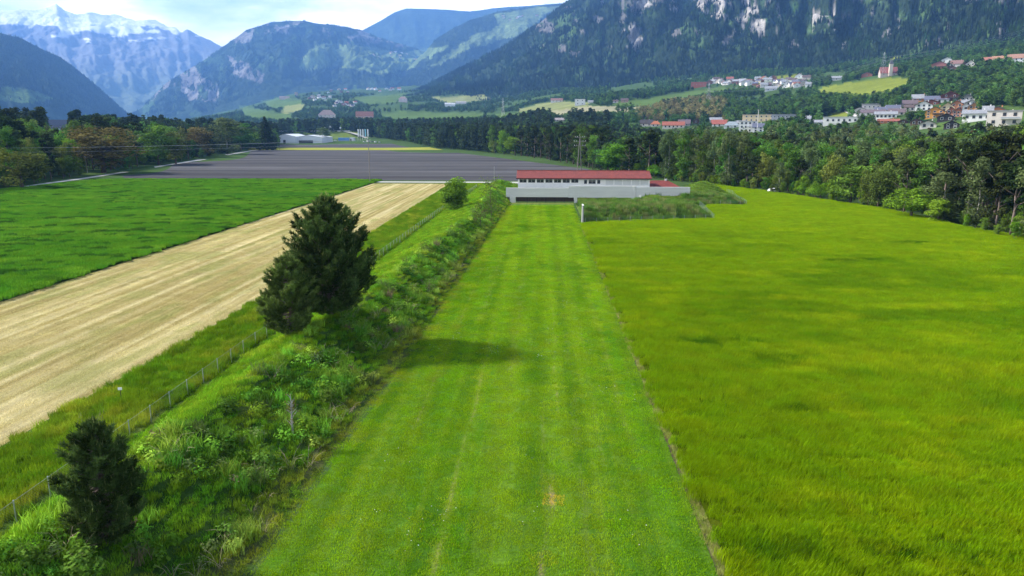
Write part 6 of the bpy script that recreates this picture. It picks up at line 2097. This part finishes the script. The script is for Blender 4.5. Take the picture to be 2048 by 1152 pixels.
tall = proto_collection("tall_grass_tufts", [blade_patch("tall_grass_tuft", M['weed'], 1.0, 150, .62, .035, spread=.55) for _ in range(4)])
X, Y = fill(-38, -23, 24, 286, .75, 64)
k = (X > np.interp(Y, [12, 90, 180], [-36.9, -35.1, -35.0])) & (X < fence_x(Y) - .1) & infov(X, Y, 0 * X)
X, Y = X[k], Y[k]
scatter("verge_grass", np.stack([X, Y, X * 0 + .01], 1), tall, np.stack([np.ones(len(X)), np.ones(len(X)), rng.uniform(.5, 1.2, len(X))], 1), rng.uniform(0, 6.28, len(X)), verge_col(X, Y) * np.array([2.3, 2.1, .7]), "tall uncut grass between the hay field and the fence", "grass")

bt = proto_collection("bank_tufts", [blade_patch("bank_tuft", M['weed'], .9, 150, .34, .03, lean=(.15, -.1), spread=.6) for _ in range(3)] )
bl_ = proto_collection("bank_weeds", [leafy_clump("bank_weed", M['weed'], 90, .45, .6, .17) for _ in range(3)] + [blade_patch("bank_weed", M['weed'], .9, 80, .75, .03, spread=.8) for _ in range(2)])
X, Y = fill(-29, -8, 24, 284, .66, 65)
k = (X > fence_x(Y) + .3) & (X < toe_x(Y) + .9)
X, Y = X[k], Y[k]
Z = bank(X, Y)
k = infov(X, Y, Z) & (Z > -.1)
X, Y, Z = X[k], Y[k], np.maximum(Z[k], 0)
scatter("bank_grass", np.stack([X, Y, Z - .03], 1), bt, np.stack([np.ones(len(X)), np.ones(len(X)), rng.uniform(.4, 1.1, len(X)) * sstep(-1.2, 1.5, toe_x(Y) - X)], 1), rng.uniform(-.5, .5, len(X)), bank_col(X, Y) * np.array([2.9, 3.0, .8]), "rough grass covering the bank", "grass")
right = (X > crest_x(Y) - .8)
k = right & (fbm(X / 2.4, Y / 2.4, 331, 4) > .55) & (X < toe_x(Y) - .9)
X, Y, Z = X[k], Y[k], Z[k]
n = len(X)
c = bank_col(X, Y) * rng.uniform(2.0, 4.4, (n, 1)) * np.array([1.0, 1.08, .55])
lt = rng.random(n) < .10
c[lt] = (.12, .18, .05)
br_ = rng.random(n) < .03
c[br_] = (.17, .13, .075)
scatter("bank_weeds", np.stack([X, Y, Z - .05], 1), bl_, rng.uniform(.6, 1.5, n), rng.uniform(0, 6.28, n), c, "tangled weeds and brambles on the inner slope of the bank", "weeds")
# dry stalks
ds = []
for _ in range(3):
    m = MB()
    for q in range(7):
        a, l = random.uniform(0, 6.28), random.uniform(.8, 1.9)
        m.tube([(random.uniform(-.2, .2), random.uniform(-.2, .2), 0), (math.cos(a) * l * .35, math.sin(a) * l * .35, l * .55), (math.cos(a) * l * .8, math.sin(a) * l * .8, l * random.uniform(.5, .9))], [.012, .010, .005], 3, False)
    ds.append(m.mesh("dry_stalk", solid('dry_straw', (.36, .29, .18), .9, .2, 3)))
dsc = proto_collection("dry_stalks", ds)
X, Y = fill(-24, -9, 26, 130, 1.5, 66)
k = (X > crest_x(Y) + .5) & (X < toe_x(Y) - .2) & (fbm(X / 3, Y / 5, 341, 3) > .60)
X, Y = X[k], Y[k]
scatter("dry_stalks", np.stack([X, Y, np.maximum(bank(X, Y), 0)], 1), dsc, rng.uniform(.5, 1.0, len(X)), rng.uniform(0, 6.28, len(X)), None, "dry pale stalks and fallen twigs on the bank", "stalks")
# reeds on the mounds
reed = proto_collection("reed_tufts", [blade_patch("reed_tuft", M['weed'], 1.2, 110, 1.1, .05, spread=.3) for _ in range(3)])
X, Y = fill(9.8, 61, 166, 246, .8, 67)
Z = mounds(X, Y)
k = Z > .15
X, Y, Z = X[k], Y[k], Z[k]
n = len(X)
c = np.array([.12, .22, .035]) * rng.uniform(.7, 1.4, (n, 1))
yl = fbm(X / 1.2, Y / 2.0, 351, 4) > .58
c[yl] = np.array([.20, .24, .07]) * rng.uniform(.8, 1.2, (yl.sum(), 1))
hgt_ = np.where(Y > 226, .25, np.where((X > 23) & (X < 40) & (Y > 198) & (Y < 214), .35, rng.uniform(.6, 1.3, n)))
c[hgt_ < .5] = (.17, .27, .035)
scatter("reeds", np.stack([X, Y, Z - .05], 1), reed, np.stack([np.ones(n), np.ones(n), hgt_], 1), rng.uniform(0, 6.28, n), c, "reedy tall grass on the mounds beside the wall", "reeds")
